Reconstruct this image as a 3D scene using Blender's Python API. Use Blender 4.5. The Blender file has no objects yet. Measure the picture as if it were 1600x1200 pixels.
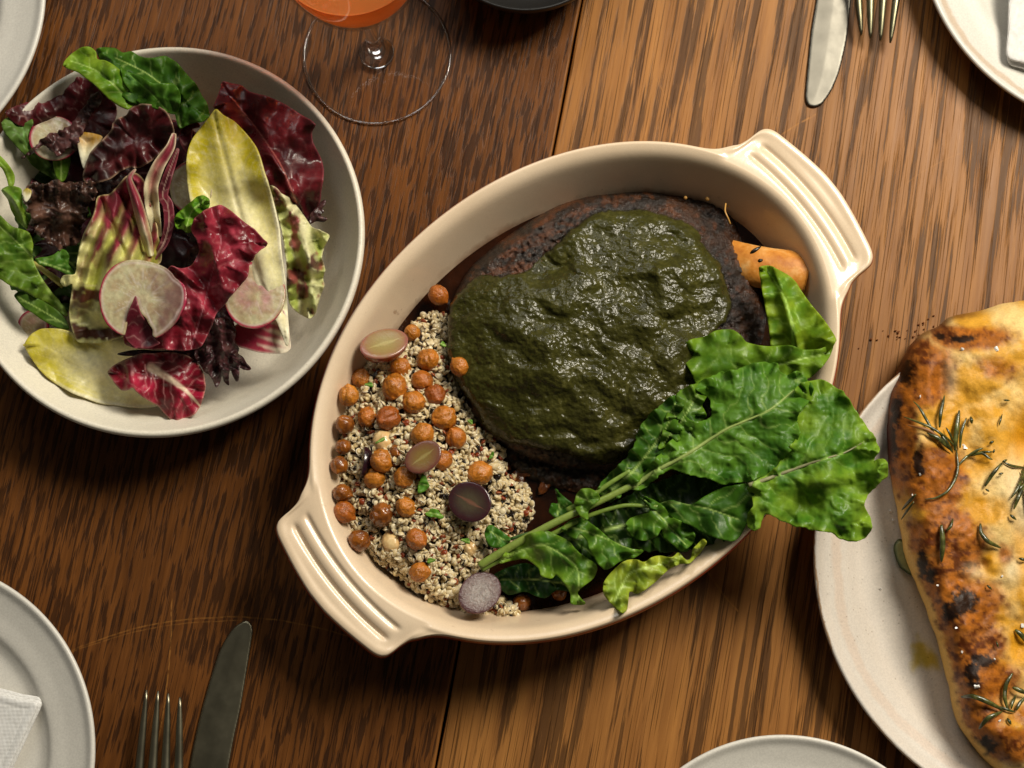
import bpy, math, random
import numpy as np
from mathutils import Matrix, Vector
random.seed(7); RNG = np.random.default_rng(7)
scene = bpy.context.scene
PI = math.pi
# ---------------------------------------------------------------- camera
F = 2222.0; H = 0.845
th = math.atan(430 / F); ph = math.atan(40 / F)
ROT = Matrix.Rotation(th, 3, 'X') @ Matrix.Rotation(ph, 3, 'Y')
R = np.array(ROT)
fwd = R @ np.array([0, 0, -1.0])
CAM = -fwd * (H / -fwd[2])
cd = bpy.data.cameras.new('camera'); cam = bpy.data.objects.new('camera', cd)
scene.collection.objects.link(cam)
cam.matrix_world = Matrix.Translation(Vector(CAM)) @ ROT.to_4x4()
cd.sensor_width = 36; cd.lens = 36 * F / 1600; cd.clip_start = 0.02; cd.clip_end = 20
cd.dof.use_dof = True; cd.dof.focus_distance = 0.80; cd.dof.aperture_fstop = 13
scene.camera = cam
# ---------------------------------------------------------------- light
w = bpy.data.worlds.new('World'); scene.world = w; w.use_nodes = True
bg = w.node_tree.nodes['Background']; bg.inputs[0].default_value = (1.0, 0.95, 0.80, 1); bg.inputs[1].default_value = 0.055
def area(name, loc, size, energy, col, target=(0, 0, 0.03)):
    l = bpy.data.lights.new(name, 'AREA'); l.shape = 'RECTANGLE'; l.size = size[0]; l.size_y = size[1]
    l.energy = energy; l.color = col
    o = bpy.data.objects.new(name, l); scene.collection.objects.link(o); o.location = loc
    o.rotation_euler = (Vector(target) - Vector(loc)).to_track_quat('-Z', 'Y').to_euler()
    return o
area('window_light', (0.78, 0.70, 1.20), (0.58, 0.52), 32.0, (1.0, 0.925, 0.78))
area('soft_window_light', (-0.35, 1.30, 1.25), (0.9, 0.7), 7.0, (1.0, 0.985, 0.93))
scene.view_settings.view_transform = 'Standard'; scene.view_settings.look = 'None'
scene.view_settings.exposure = 0.0; scene.view_settings.gamma = 1.0
scene.render.engine = 'CYCLES'
scene.cycles.max_bounces = 10; scene.cycles.transparent_max_bounces = 12
scene.cycles.sample_clamp_indirect = 4.0

# ---------------------------------------------------------------- helpers
def P(px, py, z):
    px = np.asarray(px, float); py = np.asarray(py, float); z = np.asarray(z, float)
    px, py, z = np.broadcast_arrays(px, py, z)
    d = np.stack([(px - 800) / F, (600 - py) / F, -np.ones(px.shape)], -1) @ R.T
    k = (z - CAM[2]) / d[..., 2]
    return CAM + d * k[..., None]
def px_size(px, py, z):      # metres per photo pixel at this point
    p = P(px, py, z) - CAM
    return float((p @ fwd) / F)
def hexc(h):
    h = h.lstrip('#'); v = [int(h[i:i+2], 16) / 255 for i in (0, 2, 4)]
    return np.array([c / 12.92 if c <= .04045 else ((c + .055) / 1.055) ** 2.4 for c in v])
def h4(h): return (*hexc(h), 1)

def _hash(ix, iy, iz, seed):
    n = (ix.astype(np.int64) * 374761393 + iy.astype(np.int64) * 668265263 + iz.astype(np.int64) * 2147483647 + seed * 974634777) & 0xFFFFFFFF
    n = ((n ^ (n >> 13)) * 1274126177) & 0xFFFFFFFF
    n = n ^ (n >> 16)
    return (n & 0xFFFF) / 32767.5 - 1
def vn(x, y, z=0.0, seed=0):
    x = np.asarray(x, float); y = np.asarray(y, float); z = np.asarray(z, float) + 0 * x
    ix, iy, iz = np.floor(x), np.floor(y), np.floor(z)
    fx, fy, fz = x - ix, y - iy, z - iz
    s = lambda t: t * t * t * (t * (t * 6 - 15) + 10)
    fx, fy, fz = s(fx), s(fy), s(fz)
    r = 0
    for a in (0, 1):
        for b in (0, 1):
            for c in (0, 1):
                wgt = (fx if a else 1 - fx) * (fy if b else 1 - fy) * (fz if c else 1 - fz)
                r = r + wgt * _hash(ix + a, iy + b, iz + c, seed)
    return r
def fbm(x, y, z=0.0, seed=0, o=4, g=.5):
    r = 0; a = 1; f = 1; t = 0
    for i in range(o):
        r = r + a * vn(x * f + 17.3 * i, y * f - 9.1 * i, z * f, seed + i); t += a; a *= g; f *= 2.03
    return r / t
def sm(a, b, x):
    t = np.clip((x - a) / (b - a), 0, 1); return t * t * (3 - 2 * t)
def mixc(a, b, m):
    m = np.asarray(m)[..., None]; return a * (1 - m) + b * m

def tag(o, label=None, cat=None, group=None, kind=None):
    if label: o['label'] = label
    if cat: o['category'] = cat
    if group: o['group'] = group
    if kind: o['kind'] = kind
    return o
def empty(name, loc, label, cat, group=None):
    o = bpy.data.objects.new(name, None); scene.collection.objects.link(o); o.location = loc
    o.empty_display_size = .02
    return tag(o, label, cat, group)
def mkmesh(name, v, f, smooth=True, col=None):
    me = bpy.data.meshes.new(name)
    v = np.asarray(v, float); 
    if isinstance(f, np.ndarray):
        k = f.shape[1]; me.vertices.add(len(v)); me.vertices.foreach_set('co', v.ravel())
        me.loops.add(f.size); me.loops.foreach_set('vertex_index', f.ravel().astype(np.int32))
        me.polygons.add(len(f)); me.polygons.foreach_set('loop_start', np.arange(0, f.size, k, dtype=np.int32))
        me.polygons.foreach_set('loop_total', np.full(len(f), k, np.int32))
    else:
        me.from_pydata([tuple(p) for p in v], [], [tuple(q) for q in f])
    me.update(calc_edges=True); me.validate()
    me.polygons.foreach_set('use_smooth', np.full(len(me.polygons), smooth))
    if col is not None:
        a = me.color_attributes.new('Col', 'FLOAT_COLOR', 'POINT')
        c = np.ones((len(v), 4)); c[:, :3] = np.clip(col, 0, 1); a.data.foreach_set('color', c.ravel())
    return me
def obj(name, v, f, mat, parent=None, smooth=True, col=None, origin=None):
    v = np.asarray(v, float)
    if origin is not None: v = v - np.asarray(origin)
    me = v if False else mkmesh(name, v, f, smooth, col)
    for m in (mat if isinstance(mat, (list, tuple)) else [mat]): me.materials.append(m)
    o = bpy.data.objects.new(name, me); scene.collection.objects.link(o)
    if parent is not None:
        o.parent = parent
        if origin is not None: o.location = np.asarray(origin)
    elif origin is not None: o.location = origin
    return o

# ---- node material helper
class NM:
    def __init__(s, name):
        s.m = bpy.data.materials.new(name); s.m.use_nodes = True; s.t = s.m.node_tree
        s.N = s.t.nodes; s.b = s.N['Principled BSDF']; s.out = s.N['Material Output']
    def n(s, typ, **kw):
        o = s.N.new(typ)
        for k, v in kw.items(): setattr(o, k, v)
        return o
    def l(s, a, b): s.t.links.new(a, b)
    def set(s, **kw):
        for k, v in kw.items():
            s.b.inputs[k.replace('_', ' ')].default_value = v
    def coords(s, scale=(1, 1, 1), kind='Object', rot=(0, 0, 0)):
        t = s.n('ShaderNodeTexCoord'); m = s.n('ShaderNodeMapping'); m.inputs['Scale'].default_value = scale
        m.inputs['Rotation'].default_value = rot
        s.l(t.outputs[kind], m.inputs[0]); return m.outputs[0]
    def noise(s, vec, scale=5, detail=3, rough=.5, dist=0):
        n = s.n('ShaderNodeTexNoise'); n.inputs['Scale'].default_value = scale; n.inputs['Detail'].default_value = detail
        n.inputs['Roughness'].default_value = rough; n.inputs['Distortion'].default_value = dist
        s.l(vec, n.inputs['Vector']); return n.outputs['Fac']
    def ramp(s, fac, stops, interp='LINEAR'):
        r = s.n('ShaderNodeValToRGB'); r.color_ramp.interpolation = interp
        e = r.color_ramp.elements
        while len(e) < len(stops): e.new(.5)
        for i, (p, c) in enumerate(stops):
            e[i].position = p; e[i].color = c if len(c) == 4 else (*c, 1)
        s.l(fac, r.inputs[0]); return r.outputs[0]
    def mix(s, fac, a, b, mode='MIX'):
        m = s.n('ShaderNodeMix', data_type='RGBA', blend_type=mode)
        for sock, v in ((m.inputs[0], fac), (m.inputs[6], a), (m.inputs[7], b)):
            if hasattr(v, 'links'): s.l(v, sock)
            elif isinstance(v, (int, float)): sock.default_value = v
            else: sock.default_value = v if len(v) == 4 else (*v, 1)
        return m.outputs[2]
    def math(s, op, a, b=0.0, c=None):
        m = s.n('ShaderNodeMath', operation=op)
        for i, v in enumerate((a, b) if c is None else (a, b, c)):
            if hasattr(v, 'links'): s.l(v, m.inputs[i])
            else: m.inputs[i].default_value = v
        return m.outputs[0]
    def bump(s, h, strength=.3, dist=.001, prev=None):
        b = s.n('ShaderNodeBump'); b.inputs['Strength'].default_value = strength; b.inputs['Distance'].default_value = dist
        s.l(h, b.inputs['Height'])
        if prev is not None: s.l(prev, b.inputs['Normal'])
        s.l(b.outputs[0], s.b.inputs['Normal']); s.l(b.outputs[0], s.b.inputs['Coat Normal']); return b.outputs[0]
    def col(s): 
        a = s.n('ShaderNodeVertexColor'); a.layer_name = 'Col'; return a.outputs[0]
BW = lambda v: (v, v, v, 1)

# ---- geometry helpers
def dense(poly, step=2.0, closed=True):
    """Catmull-Rom through the points, resampled evenly."""
    p = np.asarray(poly, float); n = len(p); out = []
    idx = range(n if closed else n - 1)
    for i in idx:
        if closed: p0, p1, p2, p3 = p[i-1], p[i], p[(i+1) % n], p[(i+2) % n]
        else: p0, p1, p2, p3 = p[max(i-1, 0)], p[i], p[i+1], p[min(i+2, n-1)]
        k = max(2, int(np.linalg.norm(p2 - p1) / step * 2))
        t = np.linspace(0, 1, k, endpoint=False)[:, None]
        m1 = (p2 - p0) * .38; m2 = (p3 - p1) * .38
        out.append((2*t**3-3*t**2+1)*p1 + (t**3-2*t**2+t)*m1 + (-2*t**3+3*t**2)*p2 + (t**3-t**2)*m2)
    if not closed: out.append(p[-1:])
    q = np.concatenate(out)
    if closed: q = np.vstack([q, q[:1]])
    d = np.r_[0, np.cumsum(np.linalg.norm(np.diff(q, axis=0), axis=1))]
    m = max(4, int(d[-1] / step)); s = np.linspace(0, d[-1], m + (0 if closed else 1), endpoint=not closed)
    return np.stack([np.interp(s, d, q[:, k]) for k in range(q.shape[1])], -1)
def inside(x, y, poly):
    r = np.zeros(x.shape, bool); n = len(poly); j = n - 1
    for i in range(n):
        xi, yi = poly[i]; xj, yj = poly[j]
        if yi != yj:
            c = ((yi > y) != (yj > y)) & (x < (xj - xi) * (y - yi) / (yj - yi) + xi)
            r ^= c
        j = i
    return r
def near(pts, poly, closed=True):
    """distance, arclength, signed side, nearest point on polyline"""
    a = poly; b = np.roll(poly, -1, 0) if closed else poly[1:]
    if not closed: a = poly[:-1]
    ab = b - a; L = np.linalg.norm(ab, axis=1); S0 = np.r_[0, np.cumsum(L)][:-1]
    D = np.empty(len(pts)); S = np.empty(len(pts)); T = np.empty(len(pts)); Q = np.empty((len(pts), 2))
    for c0 in range(0, len(pts), 20000):
        p = pts[c0:c0+20000]
        ap = p[:, None, :] - a[None]
        t = np.clip((ap * ab).sum(-1) / np.maximum(L**2, 1e-9), 0, 1)
        q = a[None] + t[..., None] * ab[None]
        dd = ((p[:, None, :] - q) ** 2).sum(-1); k = dd.argmin(1); i = np.arange(len(p))
        D[c0:c0+20000] = np.sqrt(dd[i, k]); S[c0:c0+20000] = S0[k] + t[i, k] * L[k]; Q[c0:c0+20000] = q[i, k]
        T[c0:c0+20000] = np.sign(ab[k, 0] * ap[i, k, 1] - ab[k, 1] * ap[i, k, 0])
    return D, S, T, Q
def gridmesh(out, step):
    """quad grid inside an outline, its border pulled onto the outline -> (pts, faces, d, barc)"""
    lo = out.min(0) - step * .37; hi = out.max(0) + step
    xs = np.arange(lo[0], hi[0] + step, step); ys = np.arange(lo[1], hi[1] + step, step)
    X, Y = np.meshgrid(xs, ys); cx = (X[:-1, :-1] + step / 2); cy = (Y[:-1, :-1] + step / 2)
    ins = inside(cx, cy, out); nx = len(xs)
    jj, ii = np.nonzero(ins); a = jj * nx + ii
    q = np.stack([a, a + nx, a + nx + 1, a + 1], 1)      # image y is down: this order faces up
    used, inv = np.unique(q, return_inverse=True); q = inv.reshape(-1, 4)
    pts = np.stack([X.ravel()[used], Y.ravel()[used]], 1)
    e = np.concatenate([q[:, [0, 1]], q[:, [1, 2]], q[:, [2, 3]], q[:, [3, 0]]]); e = np.sort(e, 1)
    ue, cnt = np.unique(e, axis=0, return_counts=True); bv = np.unique(ue[cnt == 1])
    D, S, T, Q = near(pts, out)
    pts[bv] = Q[bv]; D[bv] = 0
    return pts, q, D, S
def tube(path, rad, n=8, flat=1.0, cap=True, up=(0, 0, 1)):
    p = np.asarray(path, float); m = len(p); rad = np.broadcast_to(rad, (m,))
    t = np.gradient(p, axis=0); t /= np.linalg.norm(t, axis=1)[:, None] + 1e-12
    up = np.array(up, float); s = np.cross(t, up); s /= np.linalg.norm(s, axis=1)[:, None] + 1e-9; u = np.cross(s, t)
    a = np.linspace(0, 2 * PI, n, endpoint=False)
    v = (p[:, None] + rad[:, None, None] * (np.cos(a)[None, :, None] * s[:, None] + flat * np.sin(a)[None, :, None] * u[:, None])).reshape(-1, 3)
    f = [(i*n+j, i*n+(j+1) % n, (i+1)*n+(j+1) % n, (i+1)*n+j) for i in range(m-1) for j in range(n)]
    if cap: f += [tuple(range(n))[::-1], tuple((m-1)*n + j for j in range(n))]
    return v, f
def lathe(prof, n=128, center=(0, 0, 0)):
    pr = np.asarray(prof, float); a = np.linspace(0, 2*PI, n, endpoint=False)
    v = np.stack([pr[:, None, 0]*np.cos(a), pr[:, None, 0]*np.sin(a), pr[:, None, 1] + 0*a], -1).reshape(-1, 3) + np.array(center)
    m = len(pr)
    f = [(i*n+j, i*n+(j+1) % n, (i+1)*n+(j+1) % n, (i+1)*n+j) for i in range(m-1) for j in range(n)]
    return v, f
def smoothprof(pts, k=6):
    return dense(pts, step=0.0012, closed=False)
def merge(parts):
    V = []; Fc = []; o = 0
    for v, f in parts:
        V.append(v); Fc += [tuple(i + o for i in q) for q in f]; o += len(v)
    return np.concatenate(V), Fc
def box(cx, cy, z0, z1, hx, hy, bev=0):
    v = [(cx+sx*(hx-b), cy+sy*(hy-b), z) for z, b in ((z0, 0), (z1-bev, 0), (z1, bev)) for sx, sy in ((-1,-1),(1,-1),(1,1),(-1,1))]
    f = [(3,2,1,0)] + [(k*4+i, k*4+(i+1)%4, k*4+4+(i+1)%4, k*4+4+i) for k in (0,1) for i in range(4)] + [(8,9,10,11)]
    return np.array(v), f
def fit_circle(pts, z):
    q = np.array([P(x, y, z)[:2] for x, y in pts])
    A = np.c_[2*q, np.ones(len(q))]; s = np.linalg.lstsq(A, (q**2).sum(1), rcond=None)[0]
    return s[:2], math.sqrt(s[2] + s[0]**2 + s[1]**2)
# ================================================================ TABLE
g0 = P(910, 0, 0)[:2]; g1 = P(680, 1200, 0)[:2]        # the joint between the two planks
gdir = (g0 - g1) / np.linalg.norm(g0 - g1); gang = math.atan2(gdir[1], gdir[0]) - PI/2
PW = .40
def wood_mat(name, light, mid, dark, streak, seedoff, fine, scratches=()):
    m = NM(name); tc = m.n('ShaderNodeTexCoord'); mp = m.n('ShaderNodeMapping'); m.l(tc.outputs['Object'], mp.inputs[0])
    mp.inputs['Location'].default_value = (seedoff, seedoff * 1.7, 0)
    # slow sideways wander of the grain
    w1 = m.noise(m_scale(m, mp.outputs[0], (6, 2.2, 1)), 1.0, 2, .5)
    off = m.n('ShaderNodeCombineXYZ'); m.l(m.math('MULTIPLY', m.math('SUBTRACT', w1, .5), .016), off.inputs[0])
    add = m.n('ShaderNodeVectorMath', operation='ADD'); m.l(mp.outputs[0], add.inputs[0]); m.l(off.outputs[0], add.inputs[1])
    v = add.outputs[0]
    tone = m.noise(m_scale(m, v, (150 * fine, 7 * fine, 1)), 1, 6, .62)
    base = m.ramp(tone, [(.30, mid), (.70, light)])
    # dark annual bands, long and narrow with ragged feathered edges
    s1 = m.noise(m_scale(m, v, (165, 7.0, 1) if fine < 1 else (360, 34, 1)), 1.0, 3, .45, .10)
    s1b = m.noise(m_scale(m, v, (1000, 34 * fine, 1)), 1.0, 3, .6)
    s1c = m.noise(m_scale(m, mp.outputs[0], (14, 3, 1)), 1.0, 2, .5)
    sf = m.math('ADD', m.math('ADD', s1, m.math('MULTIPLY', m.math('SUBTRACT', s1b, .5), .34)), m.math('MULTIPLY', m.math('SUBTRACT', s1c, .5), .22))
    sm1 = m.ramp(sf, [(streak, BW(0)), (streak + .045, BW(1))])
    c = m.mix(m.math('MULTIPLY', sm1, .70), base, dark)
    # long thin pores
    p1 = m.noise(m_scale(m, v, (1000, 12 * fine, 1)), 1.0, 2, .5)
    pm = m.ramp(p1, [(.575, BW(0)), (.66, BW(1))])
    c = m.mix(m.math('MULTIPLY', pm, .66), c, tuple(np.array(dark[:3]) * .75))
    # pale flecks and rubbed spots
    p2 = m.noise(m_scale(m, v, (900, 45, 1)), 1.0, 3, .6)
    fm = m.ramp(p2, [(.60, BW(0)), (.72, BW(1))])
    c = m.mix(m.math('MULTIPLY', fm, .36), c, tuple(np.array(light[:3]) * 1.45))
    big = m.noise(m_scale(m, mp.outputs[0], (7, 4, 1)), 1.0, 3, .5)
    c = m.mix(1.0, c, m.ramp(big, [(.3, BW(.74)), (.7, BW(1.12))]), 'MULTIPLY')
    ex = m.n('ShaderNodeSeparateXYZ'); m.l(tc.outputs['Object'], ex.inputs[0])
    ew = m.math('ADD', m.math('SUBTRACT', PW/2, m.math('ABSOLUTE', ex.outputs[0])), m.math('MULTIPLY', m.math('SUBTRACT', s1b, .5), .003))
    c = m.mix(m.ramp(m.math('MULTIPLY', ew, 300.0), [(.35, BW(.7)), (.8, BW(0))]), c, h4('#9a6430'))
    # knife and crockery scratches
    sc = None
    wob = m.noise(m_scale(m, mp.outputs[0], (60, 60, 1)), 1.0, 2, .5)
    for (cx, cy, r, x0, x1, wdt, amt) in scratches:
        d = m.n('ShaderNodeVectorMath', operation='DISTANCE'); m.l(mp.outputs[0], d.inputs[0]); d.inputs[1].default_value = (cx + seedoff, cy + seedoff * 1.7, 0)
        # flatten z: planks are flat so object z is constant at the top (0)
        dd = m.math('ABSOLUTE', m.math('ADD', m.math('SUBTRACT', d.outputs['Value'], r), m.math('MULTIPLY', m.math('SUBTRACT', wob, .5), .0016)))
        line = m.ramp(m.math('DIVIDE', dd, wdt), [(.3, BW(1)), (1.0, BW(0))])
        sx = m.n('ShaderNodeSeparateXYZ'); m.l(mp.outputs[0], sx.inputs[0])
        g = m.math('MULTIPLY', m.math('GREATER_THAN', sx.outputs[0], x0 + seedoff), m.math('LESS_THAN', sx.outputs[0], x1 + seedoff))
        rag = m.ramp(m.noise(m_scale(m, mp.outputs[0], (260, 260, 1)), 1, 2, .6), [(.36, BW(.15)), (.56, BW(1))])
        l = m.math('MULTIPLY', m.math('MULTIPLY', line, g), m.math('MULTIPLY', rag, amt))
        sc = l if sc is None else m.math('MAXIMUM', sc, l)
    if sc is not None: c = m.mix(sc, c, h4('#b07838'))
    m.l(c, m.b.inputs['Base Color'])
    rg = m.ramp(s1, [(.3, BW(.36)), (.7, BW(.50))]); m.l(rg, m.b.inputs['Roughness'])
    m.set(Specular_IOR_Level=.15)
    hh = m.math('SUBTRACT', m.math('MULTIPLY', tone, .5), m.math('ADD', m.math('MULTIPLY', pm, .7), m.math('MULTIPLY', sm1, .25)))
    m.bump(hh, .55, .0006)
    return m.m
def m_scale(m, vec, s):
    v = m.n('ShaderNodeVectorMath', operation='MULTIPLY'); m.l(vec, v.inputs[0]); v.inputs[1].default_value = s; return v.outputs[0]
mid_pt = (g0 + g1) / 2
def tolocal(px, py, xc):     # photo point -> plank coords (grain along y)
    p = P(px, py, 0)[:2] - mid_pt; c, s = math.cos(-gang), math.sin(-gang)
    return (c*p[0] - s*p[1] - xc, s*p[0] + c*p[1])
def arc3(a, b, c, xc):
    A, B, C = (np.array(tolocal(*q, xc)) for q in (a, b, c))
    M = 2*np.array([B-A, C-A]); r = np.array([(B**2).sum()-(A**2).sum(), (C**2).sum()-(A**2).sum()])
    o = np.linalg.solve(M, r); return o, float(np.linalg.norm(A-o)), min(A[0], B[0], C[0]), max(A[0], B[0], C[0])
table = empty('table', (mid_pt[0], mid_pt[1], 0), 'dark stained oak tabletop of wide worn planks under all the dishes', 'table')
table.rotation_euler = (0, 0, gang); table['kind'] = 'structure'
scl = []
for a, b, c, wd, am in (((100, 1022), (262, 972), (560, 1000), .0006, .3), ((90, 1028), (262, 978), (380, 970), .0005, .22), ((245, 1170), (262, 1060), (268, 940), .0006, .45)):
    o, r, x0, x1 = arc3(a, b, c, -PW/2); scl.append((o[0], o[1], r, x0, x1, wd, am))
scr = []
for a, b, c, wd, am in (((1215, 215), (1245, 195), (1275, 178), .0008, .6), ((1025, 122), (1042, 160), (1050, 185), .0006, .4), ((1400, 300), (1440, 270), (1500, 240), .0005, .25)):
    o, r, x0, x1 = arc3(a, b, c, PW/2); scr.append((o[0], o[1], r, x0, x1, wd, am))
wl = wood_mat('stained_oak_fine', h4('#75471f'), h4('#4e2d13'), h4('#22130a'), .515, 3.1, 1.5, scl)
wr = wood_mat('stained_oak_open', h4('#a9743c'), h4('#80532a'), h4('#352213'), .53, 0.0, .85, scr)
for i, (x0, mt) in enumerate(((-2*PW, wr), (-PW, wl), (0, wr), (PW, wl))):
    g = .0007; L = .75; n = 60
    ys = np.linspace(-L, L, n); wob = .0004 * vn(ys * 40, ys * 0 + i, 0, 5)
    xl = x0 + g + (wob if i == 2 else 0*ys); xr = x0 + PW - g + (.0004 * vn(ys * 40, ys * 0 + 1, 0, 9))
    b = .0013
    rows = [(xl, -.03), (xl, -b), (xl + b*.35, -b*.3), (xl + b, 0), (xl + PW*.5, 0), (xr - b, 0), (xr - b*.35, -b*.3), (xr, -b), (xr, -.03)]
    v = np.array([[x[k], ys[k], z] for x, z in rows for k in range(n)])
    f = [(r*n+k, (r+1)*n+k, (r+1)*n+k+1, r*n+k+1) for r in range(len(rows)-1) for k in range(n-1)]
    f.append(tuple(np.array([r*n for r in range(9)])[::-1])); f.append(tuple(r*n+n-1 for r in range(9)))
    v[:, 0] -= x0 + PW/2
    o = obj('plank', v, f, mt, table); o.location = (x0 + PW/2, 0, 0); 
    for p in o.data.polygons: p.use_smooth = False
# unseen near-black sheet added under the joints, so the gaps read as shade
v, f = box(0, 0, -.06, -.031, 2.2*PW, .72)
br = NM('gap_shade_black'); br.m.node_tree.nodes['Principled BSDF'].inputs['Base Color'].default_value = (.02, .012, .007, 1)
obj('gap_shade_sheet', v, f, br.m, table, smooth=False)

# ================================================================ CERAMICS
def ceramic(name, base, speck=.0, band=None, rough=.32, coat=.0, rings=False, tint=None):
    m = NM(name); c = base if len(base) == 4 else (*base, 1)
    co = m.coords()
    col = m.mix(.5, m.ramp(m.noise(co, 25, 4, .6), [(.3, tuple(np.array(c[:3])*.93)), (.7, tuple(np.minimum(np.array(c[:3])*1.05, 1)))]), c)
    if tint is not None:
        col = m.mix(m.ramp(m.noise(co, 9, 3, .6), [(.42, BW(0)), (.75, BW(.6))]), col, tint)
    if band is not None:
        x = m.n('ShaderNodeSeparateXYZ'); m.l(co, x.inputs[0])
        r = m.math('SQRT', m.math('ADD', m.math('MULTIPLY', x.outputs[0], x.outputs[0]), m.math('MULTIPLY', x.outputs[1], x.outputs[1])))
        r = m.math('ADD', r, m.math('MULTIPLY', m.math('SUBTRACT', m.noise(co, 22, 4, .65), .5), .011))
        for (r0, r1, bc, am) in band:
            mid = (r0 + r1) / 2; hw = (r1 - r0) / 2
            k = m.ramp(m.math('DIVIDE', m.math('ABSOLUTE', m.math('SUBTRACT', r, mid)), hw * 2), [(.25, BW(am)), (.55, BW(0))])
            col = m.mix(k, col, bc)
    if speck > 0:
        vo = m.n('ShaderNodeTexVoronoi'); vo.inputs['Scale'].default_value = 320; m.l(co, vo.inputs['Vector'])
        s = m.ramp(vo.outputs['Distance'], [(.09, BW(speck)), (.2, BW(0))])
        gate = m.ramp(m.noise(co, 180, 2, .5), [(.5, BW(0)), (.6, BW(1))])
        col = m.mix(m.math('MULTIPLY', s, gate), col, h4('#7a6248'))
        fine = m.ramp(m.noise(co, 900, 2, .6), [(.35, BW(.9)), (.65, BW(1.03))])
        col = m.mix(1, col, fine, 'MULTIPLY')
    m.l(col, m.b.inputs['Base Color'])
    m.l(m.ramp(m.noise(co, 60, 3, .6), [(.3, BW(rough*.85)), (.7, BW(rough*1.25))]), m.b.inputs['Roughness'])
    m.set(Coat_Weight=coat, Coat_Roughness=.1, Subsurface_Weight=.0)
    h = m.noise(co, 160, 3, .6)
    if rings:
        x = m.n('ShaderNodeSeparateXYZ'); m.l(co, x.inputs[0])
        r = m.math('SQRT', m.math('ADD', m.math('MULTIPLY', x.outputs[0], x.outputs[0]), m.math('MULTIPLY', x.outputs[1], x.outputs[1])))
        rn = m.n('ShaderNodeTexNoise', noise_dimensions='1D'); m.l(r, rn.inputs['W']); rn.inputs['Scale'].default_value = 260; rn.inputs['Detail'].default_value = 3
        h = m.math('ADD', m.math('MULTIPLY', h, .3), rn.outputs['Fac'])
    m.bump(h, .25, .0004)
    return m.m
c_bowl = ceramic('matte_stoneware', hexc('#e3dccb'), .25, None, .42, 0, True)
c_plate = ceramic('white_stoneware', hexc('#dad6cd'), .12, None, .38, 0)
c_rimtan = hexc('#c9a98a')
def plate(name, label, cat, pts, zr, prof, mat, group=None, n=160):
    c, r = fit_circle(pts, zr)
    pr = [(x * r if x <= 1.0001 else r, z) for x, z in prof]
    d = dense([(x, z) for x, z in pr], step=.0014, closed=False)
    v, f = lathe(d, n); 
    o = obj(name, v, f, mat); o.location = (c[0], c[1], 0); tag(o, label, cat, group)
    return o, c, r
# salad bowl: profile from centre top -> rim -> underside
bowl, bowl_c, bowl_r = plate('salad_bowl', 'wide off-white stoneware bowl full of mixed red and green leaves', 'bowl',
    [(570, 373), (262, 65), (262, 682), (30, 164), (0, 560), (450, 145), (455, 610)], .052,
    [(.0005, .0085), (.45, .0085), (.66, .0095), (.76, .014), (.845, .026), (.915, .039), (.955, .0475), (.972, .0512), (.985, .052), (.998, .0505), (.999, .047),
     (.965, .041), (.90, .028), (.82, .014), (.74, .006), (.60, .0035), (.58, .0008), (.55, .0008), (.54, .003), (.0005, .0035)], c_bowl)
bread_plate_pts = [(1394, 593), (1342, 647), (1272, 867), (1280, 943), (1300, 1020), (1340, 1093), (1403, 1170)]
_c, _r = fit_circle(bread_plate_pts, .026)
c_bplate = ceramic('speckled_stoneware', hexc('#d8cfc4'), .5, [(_r*.885, _r*.93, hexc('#cfa98a'), .28), (_r*.992, _r*1.0, hexc('#b08a60'), .8)], .30, .25)
bplate, bpl_c, bpl_r = plate('bread_plate', 'large speckled stoneware plate with a tan band under the flatbread', 'plate', bread_plate_pts, .026,
    [(.0005, .008), (.55, .008), (.74, .0085), (.80, .0105), (.85, .016), (.90, .0195), (.95, .022), (.975, .0245), (.988, .026), (.998, .0255), (1.0, .0235), (.975, .020), (.90, .014), (.82, .008), (.74, .004), (.60, .003), (.58, .0008), (.55, .0008), (.54, .003), (.0005, .003)], c_bplate)
pl_prof = [(.0005, .005), (.50, .005), (.66, .0055), (.72, .0085), (.76, .012), (.85, .0145), (.94, .018), (.972, .0205), (.987, .0215), (.998, .021), (1.0, .019), (.96, .016), (.85, .0095), (.74, .006), (.64, .003), (.60, .0008), (.57, .0008), (.56, .0025), (.0005, .0025)]
def side_plate(label, pts, mat=None): return plate('side_plate', label, 'plate', pts, .0215, pl_prof, mat or c_plate, 'white plates around the edge of the table')
c_p2 = ceramic('white_stoneware_tan_edge', hexc('#e2ded6'), .12, None, .38, 0)
def circ_px(pts):            # circle through three photo points, then sampled, for short arcs
    return pts
def big_plate(label, name_r, cpx, W, zr=.0215, mat=None):
    p = [(cpx[0] + W*math.cos(a), cpx[1] + W*.965*math.sin(a)) for a in np.linspace(0, 2*PI, 16)]
    return side_plate(label, p, mat)
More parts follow.
